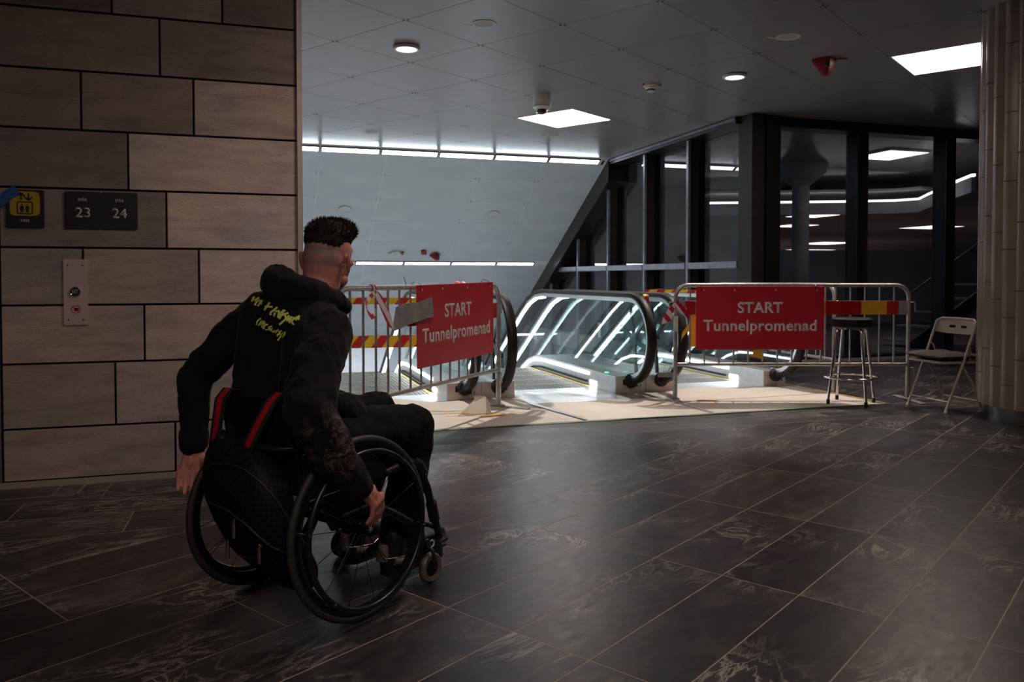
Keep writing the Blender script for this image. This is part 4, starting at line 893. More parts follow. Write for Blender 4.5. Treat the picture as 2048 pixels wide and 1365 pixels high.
# ------------------------------------------------------------------ wheelchair, rider, backpack
M['cf'] = noisy('matt_black_frame', (.010,.010,.010), (.017,.016,.016), 20, .36)
M['tyre'] = noisy('black_tyre', (.022,.020,.019), (.034,.031,.029), 30, .6)
M['rimblk'] = mat('black_rim', (.008,.008,.009), .28)
M['pushrim'] = mat('black_push_rim', (.010,.010,.011), .34)
M['sling'] = noisy('black_upholstery', (.004,.004,.004), (.007,.0065,.0065), 60, .9, spec=.2)
M['cast_tyre'] = noisy('beige_caster_tyre', (.13,.108,.075), (.17,.14,.10), 15, .35)
M['mark'] = mat('pale_mark', (.62,.58,.55), .5)
M['gold'] = mat('orange_cap', (.45,.22,.04), .5)
def cloth(name, c1, c2, fold=.25, rough=.92, sheen=.04, sc=7.0):
    m = noisy(name, c1, c2, 9, rough, 0, 5, sheen=sheen, spec=.18); tc = N(m, 'ShaderNodeTexCoord')
    mp = N(m, 'ShaderNodeMapping'); mp.inputs['Rotation'].default_value = (.5, .3, .4); mp.inputs['Scale'].default_value = (1, 1.4, .6); L(m, tc.outputs['Object'], mp.inputs[0])
    n = N(m, 'ShaderNodeTexNoise', i_Scale=sc, i_Detail=3, i_Distortion=1.0); L(m, mp.outputs[0], n.inputs['Vector'])
    n2 = N(m, 'ShaderNodeTexNoise', i_Scale=260, i_Detail=2); L(m, tc.outputs['Object'], n2.inputs['Vector'])
    ad = N(m, 'ShaderNodeMath', operation='MULTIPLY_ADD'); L(m, n2.outputs['Fac'], ad.inputs[0]); ad.inputs[1].default_value = .03; L(m, n.outputs['Fac'], ad.inputs[2])
    b = N(m, 'ShaderNodeBump', i_Strength=fold, i_Distance=.03); L(m, ad.outputs[0], b.inputs['Height']); L(m, b.outputs['Normal'], BS(m).inputs['Normal']); return m
M['hoodie'] = cloth('black_fleece', (.0062,.0044,.0055), (.0100,.0073,.0088), .5)
M['trousers'] = cloth('black_trousers', (.0030,.0030,.0038), (.0052,.0052,.0064), .45, .9, .02)
# worn brownish print on the right forearm of the hoodie
def sleeve_print(m, c, rad):
    tc = N(m, 'ShaderNodeTexCoord'); d = N(m, 'ShaderNodeVectorMath', operation='DISTANCE'); L(m, tc.outputs['Object'], d.inputs[0]); d.inputs[1].default_value = c
    r1 = ramp(m, [(.45, (1,1,1)), (1.0, (0,0,0))]); dv = N(m, 'ShaderNodeMath', operation='DIVIDE'); L(m, d.outputs['Value'], dv.inputs[0]); dv.inputs[1].default_value = rad; L(m, dv.outputs[0], r1.inputs['Fac'])
    n = N(m, 'ShaderNodeTexNoise', i_Scale=16, i_Detail=8, i_Roughness=.65, i_Distortion=2.2); L(m, tc.outputs['Object'], n.inputs['Vector']); r2 = ramp(m, [(.46, (0,0,0)), (.70, (1,1,1))]); L(m, n.outputs['Fac'], r2.inputs['Fac'])
    ml = N(m, 'ShaderNodeMath', operation='MULTIPLY'); L(m, r1.outputs[0], ml.inputs[0]); L(m, r2.outputs[0], ml.inputs[1])
    old = BS(m).inputs['Base Color'].links[0].from_socket; x = N(m, 'ShaderNodeMixRGB'); L(m, ml.outputs[0], x.inputs[0]); L(m, old, x.inputs[1]); x.inputs[2].default_value = (.22,.155,.105,1); L(m, x.outputs[0], BS(m).inputs['Base Color'])
HEADC = Vector((.098, 0, 1.222))
def skin_mat():
    m = noisy('skin', (.54,.205,.16), (.62,.25,.195), 14, .5, 0, 6, .12, 220); b = BS(m); b.inputs['Subsurface Weight'].default_value = .08; b.inputs['Subsurface Radius'].default_value = (.012,.004,.002)
    tc = N(m, 'ShaderNodeTexCoord'); d = N(m, 'ShaderNodeVectorMath', operation='DISTANCE'); L(m, tc.outputs['Object'], d.inputs[0]); d.inputs[1].default_value = tuple(HEADC+Vector((-.055, -.012, .025)))
    r1 = ramp(m, [(.075, (1,1,1)), (.118, (0,0,0))]); L(m, d.outputs['Value'], r1.inputs['Fac'])
    n = N(m, 'ShaderNodeTexNoise', i_Scale=19, i_Detail=4, i_Distortion=.6); mp = N(m, 'ShaderNodeMapping'); mp.inputs['Scale'].default_value = (.6,.6,1.5); L(m, tc.outputs['Object'], mp.inputs[0]); L(m, mp.outputs[0], n.inputs['Vector'])
    r2 = ramp(m, [(.36, (.35,.35,.35)), (.62, (.95,.95,.95))]); L(m, n.outputs['Fac'], r2.inputs['Fac']); ml = N(m, 'ShaderNodeMath', operation='MULTIPLY'); L(m, r1.outputs[0], ml.inputs[0]); L(m, r2.outputs[0], ml.inputs[1])
    old = b.inputs['Base Color'].links[0].from_socket; x = N(m, 'ShaderNodeMixRGB'); L(m, ml.outputs[0], x.inputs[0]); L(m, old, x.inputs[1]); x.inputs[2].default_value = (.33,.22,.20,1); L(m, x.outputs[0], b.inputs['Base Color']); return m
M['skin'] = skin_mat()
M['hair'] = noisy('dark_brown_hair', (.010,.0055,.0045), (.036,.021,.015), 45, .75, spec=.25)
M['ink'] = noisy('lime_print', (.74,.76,.15), (.82,.84,.20), 60, .7)
M['shoe'] = noisy('black_shoe', (.008,.008,.009), (.014,.014,.015), 30, .5)
M['beige'] = noisy('beige_leather', (.22,.175,.13), (.27,.22,.16), 20, .5)
M['eye'] = mat('eye_white', (.7,.68,.66), .2)
M['red_web'] = noisy('red_webbing', (.46,.004,.012), (.52,.006,.016), 40, .7)
M['green_web'] = noisy('dark_green_webbing', (.006,.016,.013), (.009,.022,.017), 40, .8)
M['nickel'] = mat('nickel', (.62,.52,.48), .22, 1.0)
M['zip'] = noisy('brown_black_zip', (.020,.014,.012), (.032,.023,.019), 60, .5)
def bag_mat():
    m = mat('ring_pattern_canvas', (.014,.012,.013), .6, spec=.18); tc = N(m, 'ShaderNodeTexCoord')
    sx_ = N(m, 'ShaderNodeSeparateXYZ'); L(m, tc.outputs['Object'], sx_.inputs[0]); cb_ = N(m, 'ShaderNodeCombineXYZ')
    yy = N(m, 'ShaderNodeMath', operation='MULTIPLY_ADD'); L(m, sx_.outputs['X'], yy.inputs[0]); yy.inputs[1].default_value = -.55; L(m, sx_.outputs['Y'], yy.inputs[2]); L(m, yy.outputs[0], cb_.inputs[0]); L(m, sx_.outputs['Z'], cb_.inputs[1])
    mp = N(m, 'ShaderNodeMapping'); mp.inputs['Rotation'].default_value = (0, 0, radians(45)); L(m, cb_.outputs[0], mp.inputs[0])
    v = N(m, 'ShaderNodeTexVoronoi', voronoi_dimensions='2D', i_Scale=42, i_Randomness=.0); L(m, mp.outputs[0], v.inputs['Vector'])
    r = ramp(m, [(.30, (.005,.0043,.0043)), (.36, (.013,.0112,.0118)), (.46, (.013,.0112,.0118)), (.52, (.0075,.0066,.0069))]); L(m, v.outputs['Distance'], r.inputs['Fac']); L(m, r.outputs[0], BS(m).inputs['Base Color']); return m
M['bag'] = bag_mat()

CHO = Vector((.1606, 2.9225, 0)); CHR = radians(36.7)
CM = Matrix.Translation(CHO) @ Matrix.Rotation(CHR, 4, 'Z'); CMI = CM.inverted()
def V(f, r, z): return Vector((f, -r, z))
def pixray(x, y):
    fw = Vector((sin(YAW)*cos(PITCH), cos(YAW)*cos(PITCH), -sin(PITCH))); rt = Vector((cos(YAW), -sin(YAW), 0)); up = rt.cross(fw); cy = 556+FPX*tan(PITCH)
    return fw+rt*((x-1024)/FPX)-up*((y-cy)/FPX)
def capsule(mb, p, q, r1, r2, n=16):
    p, q = Vector(p), Vector(q); mb.tube([p, q], [r1, r2], n); mb.ell(p, (r1,)*3, None, n, 10); mb.ell(q, (r2,)*3, None, n, 10); return mb
def limb(mb, pts, rs, n=16):
    for a, b, c, d in zip(pts, pts[1:], rs, rs[1:]): capsule(mb, a, b, c, d, n)
def blob(name, mb, voxel, iters, m, parent, post=None):
    me = bpy.data.meshes.new(name); me.from_pydata(mb.v, [], mb.f); bm = bmesh.new(); bm.from_mesh(me); bmesh.ops.recalc_face_normals(bm, faces=bm.faces); bm.to_mesh(me); bm.free()
    t = bpy.data.objects.new('tmp', me); COL.objects.link(t)
    a = t.modifiers.new('r', 'REMESH'); a.mode = 'VOXEL'; a.voxel_size = voxel; a.use_smooth_shade = True
    s = t.modifiers.new('s', 'SMOOTH'); s.factor = .5; s.iterations = iters
    dg = bpy.context.evaluated_depsgraph_get(); out = bpy.data.meshes.new_from_object(t.evaluated_get(dg)); bpy.data.objects.remove(t); out.name = name
    out.materials.clear(); out.materials.append(m)
    if post: post(out)
    out.polygons.foreach_set('use_smooth', [True]*len(out.polygons)); return link(name, out, parent)
def folds(amp, fr, stretch=(1,1,1), seed=0.0):
    def f(me):
        me.update(); nn = [v.normal.copy() for v in me.vertices]
        for v, n in zip(me.vertices, nn):
            c = v.co; q = Vector((c.x*stretch[0]*fr+seed, c.y*stretch[1]*fr, c.z*stretch[2]*fr)); d = noise.noise(q)+.5*noise.noise(q*2.1)
            d = 1-2*abs(d) if seed > 50 else d
            v.co = c+n*d*amp
    return f

WC = thing('wheelchair', 'black active wheelchair with large spoked wheels rolling across the slate floor', 'wheelchair', CHO, CHR)
WR, WT = .2955, .0130
tyre = MB().tube([(WR*cos(t), 0, WR*sin(t)) for t in [2*pi*k/72 for k in range(72)]], WT, 12, True).mesh('tyre', M['tyre'], 80)
rimp = [(-.010,-.012),(.010,-.012),(.011,.004),(.004,.016),(-.004,.016),(-.011,.004)]
rim = MB().tube([(.274*cos(t), 0, .274*sin(t)) for t in [2*pi*k/72 for k in range(72)]], 1.0, closed=True, prof=[(x, -y) for x, y in rimp], up0=(1,0,0)).mesh('rim', M['rimblk'], 40)
hand = MB().tube([(.258*cos(t), 0, .258*sin(t)) for t in [2*pi*k/72 for k in range(72)]], .0098, 12, True).mesh('push_rim', M['pushrim'], 80)
spoke = MB().cyl((0,0,.018), (0,0,.262), .0014, 6).mesh('spoke', M['rimblk'], 60)
tabm = MB().tube([(.258,-.012,0), (.262,-.006,0), (.268,.028,0)], .004, 8).mesh('push_rim_tab', M['chrome'], 60)
for sd in (-1, 1):         # -1: right hand wheel at y=-.27
    hub = obj('wheel', MB().lathe([(0,-.05),(.012,-.05),(.014,-.02),(.024,-.018),(.024,-.012),(.014,-.008),(.014,.008),(.024,.012),(.024,.018),(.016,.022),(.02,.03),(.02,.038),(0,.042)], 20, (0,0,0), (0,1,0) if sd > 0 else (0,-1,0)), M['rimblk'], WC, 40, loc=(0, sd*.27, .308), rot=(radians(2.5*sd), radians(7*sd), 0))
    link('tyre', tyre, hub); link('rim', rim, hub); link('push_rim', hand, hub, (0, sd*.038, 0))
    for k in range(6): link('push_rim_tab', tabm, hub, (0, sd*.038, 0), (0, 2*pi*k/6+.3, 0)) if sd < 0 else link('push_rim_tab', tabm, hub, (0, sd*.038, 0), (pi, 2*pi*k/6+.3, 0))
    for k in range(18):
        a = 2*pi*k/18; s_ = link('spoke', spoke, hub, (0, (.014 if k % 2 else -.014), 0), (0, a+(.10 if (k//2) % 2 else -.10), 0))
    em = MB()
    for a in (0, 60, 120): em.bar((.011*cos(radians(a)), sd*.0422, .011*sin(radians(a))), (-.011*cos(radians(a)), sd*.0422, -.011*sin(radians(a))), .0006, .003, (0,0,1) if a != 90 else (1,0,0))
    obj('hub_emblem', em, M['mark'], hub, 0)
for s in (-1, 1):
    y = s*.19
    obj('frame_tube', MB().tube([(-.20,y,.405), (.10,y,.43), (.30,y,.458), (.355,y*.99,.452), (.385,y*.97,.42), (.44,y*.90,.33), (.50,y*.80,.20), (.555,y*.70,.105)], .0155, 12), M['cf'], WC, 60)
    obj('lower_tube', MB().tube([(-.02,y,.33), (.12,y*1.04,.345), (.22,y*1.06,.29), (.335,y*1.08,.215)], .0165, 12), M['cf'], WC, 60)
    obj('caster_housing', MB().cyl((.345,s*.21,.235), (.352,s*.225,.135), .017, 14).bar((.30,s*.195,.225), (.35,s*.212,.19), .03, .05), M['cf'], WC, 40)
    obj('axle_plate', MB().prism([(-.05,.29),(.05,.29),(.08,.36),(.03,.425),(-.08,.42),(-.09,.36)], lambda a, b_, q: (a, q, b_), s*.175-.006, s*.175+.006), M['cf'], WC, 0, .003)
    obj('side_guard', MB().prism([(-.20,.43),(.18,.45),(.12,.52),(.0,.60),(-.14,.615),(-.21,.58)], lambda a, b_, q: (a, q, b_), s*.218-.003, s*.218+.003), M['cf'], WC, 0, .002)
    obj('frame_clamp', MB().tube([(.475,y*.84,.265), (.505,y*.79,.19)], .022, 12), M['cf'], WC, 40)
    obj('front_bend_sleeve', MB().tube([(.335,y,.458), (.375,y*.98,.44), (.398,y*.96,.405)], .021, 12), M['cf'], WC, 60)
    obj('back_cane', MB().tube([(-.17,y*.95,.40), (-.195,y*.95,.60), (-.215,y*.95,.745)], .0125, 12), M['cf'], WC, 60)
    # caster fork and wheel
    fy, fx = s*.243, .365
    fk = obj('caster_fork', MB().tube([(fx+.01,fy-.024,.055), (fx+.005,fy-.024,.105), (fx,fy-.018,.128), (fx,fy,.135), (fx,fy+.018,.128), (fx+.005,fy+.024,.105), (fx+.01,fy+.024,.055)], .0075, 10).cyl((fx,fy,.13), (fx-.004,fy-s*.012,.16), .014), M['cf'], WC, 50)
    obj('caster_tyre', MB().lathe([(.032,-.011),(.05,-.013),(.0545,-.008),(.0555,0),(.0545,.008),(.05,.013),(.032,.011)], 28, (fx+.01, fy, .0555), (0,1,0), True), M['cast_tyre'], fk, 40)
    obj('caster_hub', MB().lathe([(0,-.014),(.034,-.010),(.034,.010),(0,.014)], 24, (fx+.01, fy, .0555), (0,1,0)), M['rimblk'], fk, 40)
obj('axle_bar', MB().cyl((0,-.25,.308), (0,.25,.308), .016, 14), M['cf'], WC, 60)
obj('cross_bar', MB().cyl((.30,-.19,.44), (.30,.19,.44), .011, 12), M['cf'], WC, 60)
obj('foot_plate', MB().prism(rrect(.18, .27, .03), lambda a, b_, z: (.53+a, b_, z), .055, .066), M['cf'], WC, 0, .003)
obj('foot_bar', MB().tube([(.50,-.13,.075), (.60,-.13,.085), (.635,-.09,.10), (.64,0,.105), (.635,.09,.10), (.60,.13,.085), (.50,.13,.075)], .010, 10), M['cf'], WC, 60)
obj('seat_cushion', MB().prism(rrect(.50, .37, .04), lambda a, b_, z: (.06+a, b_, z), .435, .49), M['sling'], WC, 40, .012, 2)
bk = []; nb = 12
for z, f in ((.44,-.175), (.55,-.185), (.66,-.20), (.755,-.212)):
    bk.append([(f-.035*(1-(2*k/nb-1)**2), -.185+.37*k/nb, z) for k in range(nb+1)])
vs = [p for row in bk for p in row]+[(p[0]+.018, p[1], p[2]) for row in bk for p in row]; n_ = len(vs)//2; fs = []
for r_ in range(3):
    for k in range(nb): f = (r_*(nb+1)+k, r_*(nb+1)+k+1, (r_+1)*(nb+1)+k+1, (r_+1)*(nb+1)+k); fs += [f, tuple(n_+i for i in f[::-1])]
rm = list(range(nb+1))+[r_*(nb+1)+nb for r_ in (1,2,3)]+[3*(nb+1)+k for k in range(nb-1,-1,-1)]+[r_*(nb+1) for r_ in (2,1)]
fs += [(rm[k], n_+rm[k], n_+rm[(k+1) % len(rm)], rm[(k+1) % len(rm)]) for k in range(len(rm))]
obj('backrest', MB().add(vs, fs), M['sling'], WC, 50)
obj('push_bar', MB().tube([(-.205,.185,.60), (-.255,.15,.60), (-.262,0,.602), (-.255,-.15,.60), (-.205,-.185,.60)], .010, 10), M['cf'], WC, 60)
obj('push_handle_tag', MB().box((-.225, .205, .612), .03, .055, .022), M['cf'], WC, 0, .006)

# ------------------------------------------------------------------ the rider
P = thing('person', 'man in black hoodie with lime lettering, seated in the wheelchair looking at the escalators', 'person', CHO, CHR)
SHL, SHR = V(-.05,-.185,1.015), V(-.065,.180,.965)
ELL, WRL = V(-.195,-.385,.79), V(-.222,-.357,.565)
ELR, WRR = V(-.262,.318,.735), V(-.100,.348,.488)
HRM = Matrix.Rotation(radians(23), 3, 'Z') @ Matrix.Rotation(radians(5), 3, 'X') @ Matrix.Rotation(radians(3), 3, 'Y')
def Hd(x, y, z): return HEADC+HRM @ Vector((x, y, z))
b = MB()
# head and neck
E3 = HRM.to_quaternion()
b.ell(Hd(-.012,0,.034), (.098,.078,.094), E3, 24, 16); b.ell(Hd(-.040,0,.000), (.070,.074,.085), E3, 20, 14)
b.ell(Hd(.036,0,-.034), (.062,.066,.086), E3, 20, 14); b.ell(Hd(.050,0,.030), (.050,.064,.060), E3, 20, 12); capsule(b, Hd(.030,.048,-.075), Hd(.070,.015,-.098), .022, .020); capsule(b, Hd(.030,-.048,-.075), Hd(.070,-.015,-.098), .022, .020); b.ell(Hd(.074,0,-.098), (.020,.024,.018), E3)
capsule(b, Hd(.09,0,.022), Hd(.112,0,-.022), .009, .014, 10); b.ell(Hd(.104,.010,-.026), (.010,.009,.008), E3, 10, 8); b.ell(Hd(.104,-.010,-.026), (.010,.009,.008), E3, 10, 8)
for s in (-1, 1):
    capsule(b, Hd(.088, s*.012,.040), Hd(.076, s*.048,.038), .011, .011, 10); b.ell(Hd(.070, s*.045,-.008), (.026,.022,.020), E3)
    b.ell(Hd(-.016, s*.087,-.018), (.020,.008,.036), (HRM @ Matrix.Rotation(radians(-12), 3, 'Y') @ Matrix.Rotation(radians(s*-32), 3, 'Z')).to_quaternion(), 16, 12)
    b.ell(Hd(-.030, s*.094,-.010), (.007,.008,.030), (HRM @ Matrix.Rotation(radians(-14), 3, 'Y')).to_quaternion(), 12, 10); b.ell(Hd(-.012, s*.082,-.048), (.010,.008,.014), E3, 12, 8)
capsule(b, Hd(.088,.018,-.055), Hd(.088,-.018,-.055), .009, .009, 10); capsule(b, Hd(.084,.014,-.068), Hd(.084,-.014,-.068), .009, .009, 10)
limb(b, [Hd(-.036,0,-.03), Hd(-.036,0,-.085), V(.018,.008,1.075), V(-.01,.005,1.02)], [.070,.068,.070,.088])
# trunk, arms and legs under the clothes
b.ell(V(-.05,0,.90), (.10,.155,.17)); b.ell(V(-.08,0,.66), (.105,.14,.17)); b.ell(V(-.06,0,.54), (.12,.15,.08)); limb(b, [SHL, V(-.04,0,1.0), SHR], [.055,.09,.055])
limb(b, [SHL, ELL, WRL], [.050,.042,.029]); limb(b, [SHR, ELR, WRR], [.050,.042,.029])
KNR, KNL, ANR, ANL = V(.425,.118,.575), V(.455,-.112,.600), V(.335,.105,.165), V(.340,-.105,.165)
limb(b, [V(-.04,.09,.55), KNR, ANR], [.085,.060,.042]); limb(b, [V(-.04,-.09,.55), KNL, ANL], [.085,.060,.042])
limb(b, [ANR, V(.33,.105,.09), V(.50,.108,.085)], [.040,.036,.030]); limb(b, [ANL, V(.335,-.105,.09), V(.505,-.108,.085)], [.040,.036,.030])
# hands: palm plus five jointed fingers
def make_hand(mb, wr, kn, fdir, spread, curl, thumb_side, lens=(.066,.076,.071,.055)):
    wr, kn = Vector(wr), Vector(kn); sp_ = Vector(spread).normalized(); fd = Vector(fdir).normalized(); cu = Vector(curl).normalized()
    capsule(mb, wr-(kn-wr)*.25, wr, .027, .026)
    for t in (-.027, -.009, .009, .027):      # metacarpals
        capsule(mb, wr+sp_*t*.55, kn+sp_*t, .018, .0125, 10)
    mb.ell((wr+kn)/2+sp_*.0, (.022,.022,.030))
    for k, t in enumerate((.0345, .0115, -.0115, -.0335)):       # index .. little
        b0 = kn+sp_*t*thumb_side; l = lens[k]; d1 = (fd+cu*(.14+.05*k)).normalized(); d2 = (fd+cu*(.50+.08*k)).normalized(); d3 = (fd*.9+cu*(.75+.08*k)).normalized()
        p1 = b0+d1*l*.46; p2 = p1+d2*l*.32; p3 = p2+d3*l*.24; limb(mb, [b0-fd*.012, p1, p2, p3], [.0098,.0090,.0084,.0074], 10)
    tb = wr+(kn-wr)*.28+sp_*.030*thumb_side; t1 = tb+(fd*.6+sp_*thumb_side*.85+cu*.25).normalized()*.036; t2 = t1+(fd*1.0+sp_*thumb_side*.30+cu*.35).normalized()*.030; t3 = t2+(fd*1.0+cu*.4).normalized()*.022
    limb(mb, [tb, t1, t2, t3], [.017,.0125,.0105,.0085], 10)
make_hand(b, WRR+Vector((.030,-.004,-.022)), V(-.010,.356,.410), (.26,.02,-1), (.93,.36,.18), (-.30,.50,-.1), 1, (.080,.088,.082,.066))
make_hand(b, WRL+Vector((-.004,-.002,-.040)), V(-.250,-.345,.450), (-.10,-.10,-1), (.80,-.60,.0), (-.55,-.75,0), 1)
body = blob('body', b, .0040, 4, M['skin'], P)
for s in (-1, 1):
    obj('eye', MB().ell(Hd(.080, s*.031,.022), (.0115,.0115,.0115), None, 14, 10), M['eye'], P, 60); obj('eyebrow', MB().tube([Hd(.098, s*.014,.046), Hd(.098, s*.030,.051), Hd(.086, s*.050,.045)], [.003,.0042,.002], 8), M['hair'], P, 60)
# hair: cropped flat-top with shaved sides
hb = MB(); hb.ell(Hd(-.008,0,.082), (.100,.080,.060), E3, 24, 14); hb.ell(Hd(.045,0,.098), (.058,.070,.050), E3, 20, 12); hb.ell(Hd(-.045,0,.062), (.066,.074,.060), E3, 20, 12); hb.ell(Hd(.070,-.01,.108), (.034,.058,.034), E3, 16, 10)
def hairpost(me):
    me.update()
    inv = HRM.inverted(); 
    for v in me.vertices:
        q = inv @ (v.co-HEADC)
        if q.z < .040+.012*noise.noise(q*60): q.z = .036+(q.z-.036)*.25
        v.co = HEADC+HRM @ q; v.co += v.normal*(.003*noise.noise(v.co*110)+.002*noise.noise(v.co*45))
hair = blob('hair', hb, .005, 2, M['hair'], P, hairpost)
st = MB(); rnd = random.Random(3); hv = hair.data.vertices; inv = HRM.inverted()
for k in range(4200):
    v = hv[rnd.randrange(len(hv))]; q = inv @ (v.co-HEADC)
    if q.z < .036: continue
    up_ = HRM @ Vector((-.35+1.2*max(0, q.x), rnd.uniform(-.25,.25), 1.0)); d = (v.normal*.8+up_*.6+Vector((rnd.uniform(-.3,.3), rnd.uniform(-.3,.3), 0))).normalized(); l = rnd.uniform(.010,.022)*(1.15 if q.x > .04 else .9)
    if q.z < .075: l *= .5
    a = d.cross(Vector((.3,.5,.8))).normalized()*.0016; c_ = d.cross(a).normalized()*.0016; p0 = v.co-v.normal*.003
    st.add([p0+a, p0-a*.5+c_, p0-a*.5-c_, p0+d*l], [(0,1,3),(1,2,3),(2,0,3),(2,1,0)])
sk_ = obj('hair_strands', st, M['hair'], hair, 0); sk_['kind'] = 'stuff'

# hoodie
h = MB()
h.ell(V(-.062,0,.86), (.128,.178,.22), Matrix.Rotation(radians(6), 3, 'X').to_quaternion(), 28, 18); h.ell(V(-.085,0,.66), (.135,.172,.16), None, 28, 16); h.ell(V(-.065,.0,.985), (.115,.185,.105), Matrix.Rotation(radians(8), 3, 'X').to_quaternion(), 28, 16); h.ell(V(-.07,0,.56), (.142,.168,.085), None, 24, 14)
h.ell(V(.0,0,.60), (.13,.15,.12), None, 24, 14)
for s in (-1, 1): limb(h, [V(-.10,s*.115,.97-.02*s), V(-.125,s*.125,.80), V(-.125,s*.130,.62)], [.080,.082,.085], 18)
limb(h, [SHL, V(-.03,0,1.02), SHR], [.078,.10,.078], 20)
limb(h, [SHL, (SHL+ELL)/2+V(-.01,0,.01), ELL, (ELL+WRL)/2, WRL], [.080,.068,.060,.054,.044], 18); capsule(h, WRL+Vector((0,0,.01)), WRL+Vector((-.001,0,-.012)), .046, .044, 18)
limb(h, [SHR, (SHR+ELR)/2+V(-.015,0,0), ELR, (ELR+WRR)/2+V(.0,.0,-.008), WRR], [.084,.080,.076,.068,.050], 18); d_ = (WRR-ELR).normalized(); capsule(h, WRR-d_*.03, WRR+d_*.004, .048, .044, 18)
h.ell(V(.11,.0,.665), (.11,.15,.075), Matrix.Rotation(radians(14), 3, 'Y').to_quaternion(), 24, 14)
# folds at the elbows
for c, r_ in ((ELL+V(.01,0,.02), .05), (ELR+V(-.012,.012,.02), .06), (ELR+V(.02,.02,-.03), .055), ((ELR+WRR)/2+V(-.02,.01,.02), .048), ((ELR+WRR)/2+V(.03,.01,-.05), .045)): h.ell(c, (r_, r_, r_*.75))
# hood lying behind the neck
hp = [V(.085,.095,1.045), V(.035,.115,1.065), V(-.035,.105,1.085), V(-.085,.06,1.105), V(-.105,0,1.122), V(-.098,-.045,1.140), V(-.062,-.075,1.148), V(.01,-.092,1.130), V(.075,-.085,1.095)]
limb(h, hp, [.030,.038,.046,.052,.055,.053,.046,.038,.028], 16)
limb(h, [V(-.02,.09,1.05), V(-.09,.06,1.07), V(-.118,0,1.10), V(-.115,-.045,1.13), V(-.085,-.07,1.155)], [.034,.038,.042,.044,.040], 16)
limb(h, [V(.10,.05,1.03), V(.115,0,1.02), V(.105,-.05,1.05)], [.03,.03,.03], 14)
hood = blob('hoodie', h, .0085, 5, M['hoodie'], P, lambda me: (folds(.006, 7.5, (1,1,1.0))(me), folds(.0055, 11, (1.3,1.3,.45), 90.0)(me), folds(.004, 19, (.8,1.0,1.5), 3.0)(me)))
sleeve_print(M['hoodie'], tuple((ELR+WRR)/2+V(-.03,.03,.03)), .15)
for w0, e0, nm in ((WRL, ELL, 'cuff'), (WRR, ELR, 'cuff')):
    d = (w0-e0).normalized(); obj(nm, MB().tube([w0-d*.035, w0-d*.015, w0+d*.012, w0+d*.028, w0+d*.029, w0-d*.01], [.050,.052,.050,.047,.036,.034], 24), M['hoodie'], hood, 60)
# trousers
t = MB()
limb(t, [V(-.05,.085,.555), V(.20,.108,.575), KNR], [.108,.098,.082], 20); limb(t, [KNR, V(.385,.112,.36), ANR+Vector((0,0,.03))], [.081,.074,.060], 20)
limb(t, [V(-.05,-.085,.555), V(.20,-.105,.585), KNL], [.108,.098,.082], 20); limb(t, [KNL, V(.40,-.11,.37), ANL+Vector((0,0,.03))], [.081,.074,.060], 20); t.ell(V(-.06,0,.55), (.13,.16,.075))
blob('trousers', t, .010, 5, M['trousers'], P, lambda me: (folds(.006, 6, (1,1,1))(me), folds(.005, 10, (1.2,1,1.2), 80.0)(me)))
# shoes
for s, lab in ((1, 'near'), (-1, 'far')):
    q = MB(); r_ = s*.106
    limb(q, [V(.318,r_,.17), V(.312,r_,.11), V(.305,r_,.075)], [.052,.050,.046], 16); limb(q, [V(.305,r_,.075), V(.42,r_,.082), V(.53,r_+s*.006,.083)], [.046,.046,.040], 16); q.prism(rrect(.315, .088, .042), lambda a, b_, z: (.425+a, -(r_)+b_, z), .030, .07); capsule(q, V(.36,r_,.15), V(.45,r_,.115), .04, .036)
    sh = blob('shoe', q, .006, 3, M['shoe'], P)
    obj('heel_patch', MB().tube([V(.270,r_+s*.0,.145), V(.262,r_,.115), V(.258,r_,.085)], [.020,.026,.024], 12).tube([V(.285,r_+.036,.085), V(.315,r_+.046,.078), V(.345,r_+.046,.083)], [.018,.014,.005], 12), M['beige'], sh, 60)
    obj('heel_clip', MB().tube([V(.252,r_-.022,.10), V(.243,r_,.11), V(.250,r_+.026,.10), V(.30,r_+.05,.095), V(.37,r_+.051,.088), V(.40,r_+.048,.10)], .0028, 8), M['nickel'], sh, 60)
    mk = MB()
    for c0, a0 in ((-.011, 40), (.011, 220)):
        mk.tube([V(.475+c0+.013*cos(radians(a0+k*26)), r_+.0465-.0012*k*0, .098+.013*sin(radians(a0+k*26))) for k in range(11)], .0034, 6)
    obj('shoe_emblem', mk, M['mark'], sh, 60)
    obj('sole', MB().prism(rrect(.30, .082, .040), lambda a, b_, z: (.43+a, -(r_)+b_, z), .0665, .074) if False else MB().prism(rrect(.318, .090, .043), lambda a, b_, z: (.425+a, -(r_)+b_, z), .026, .036), M['black_rubber'], sh, 0)

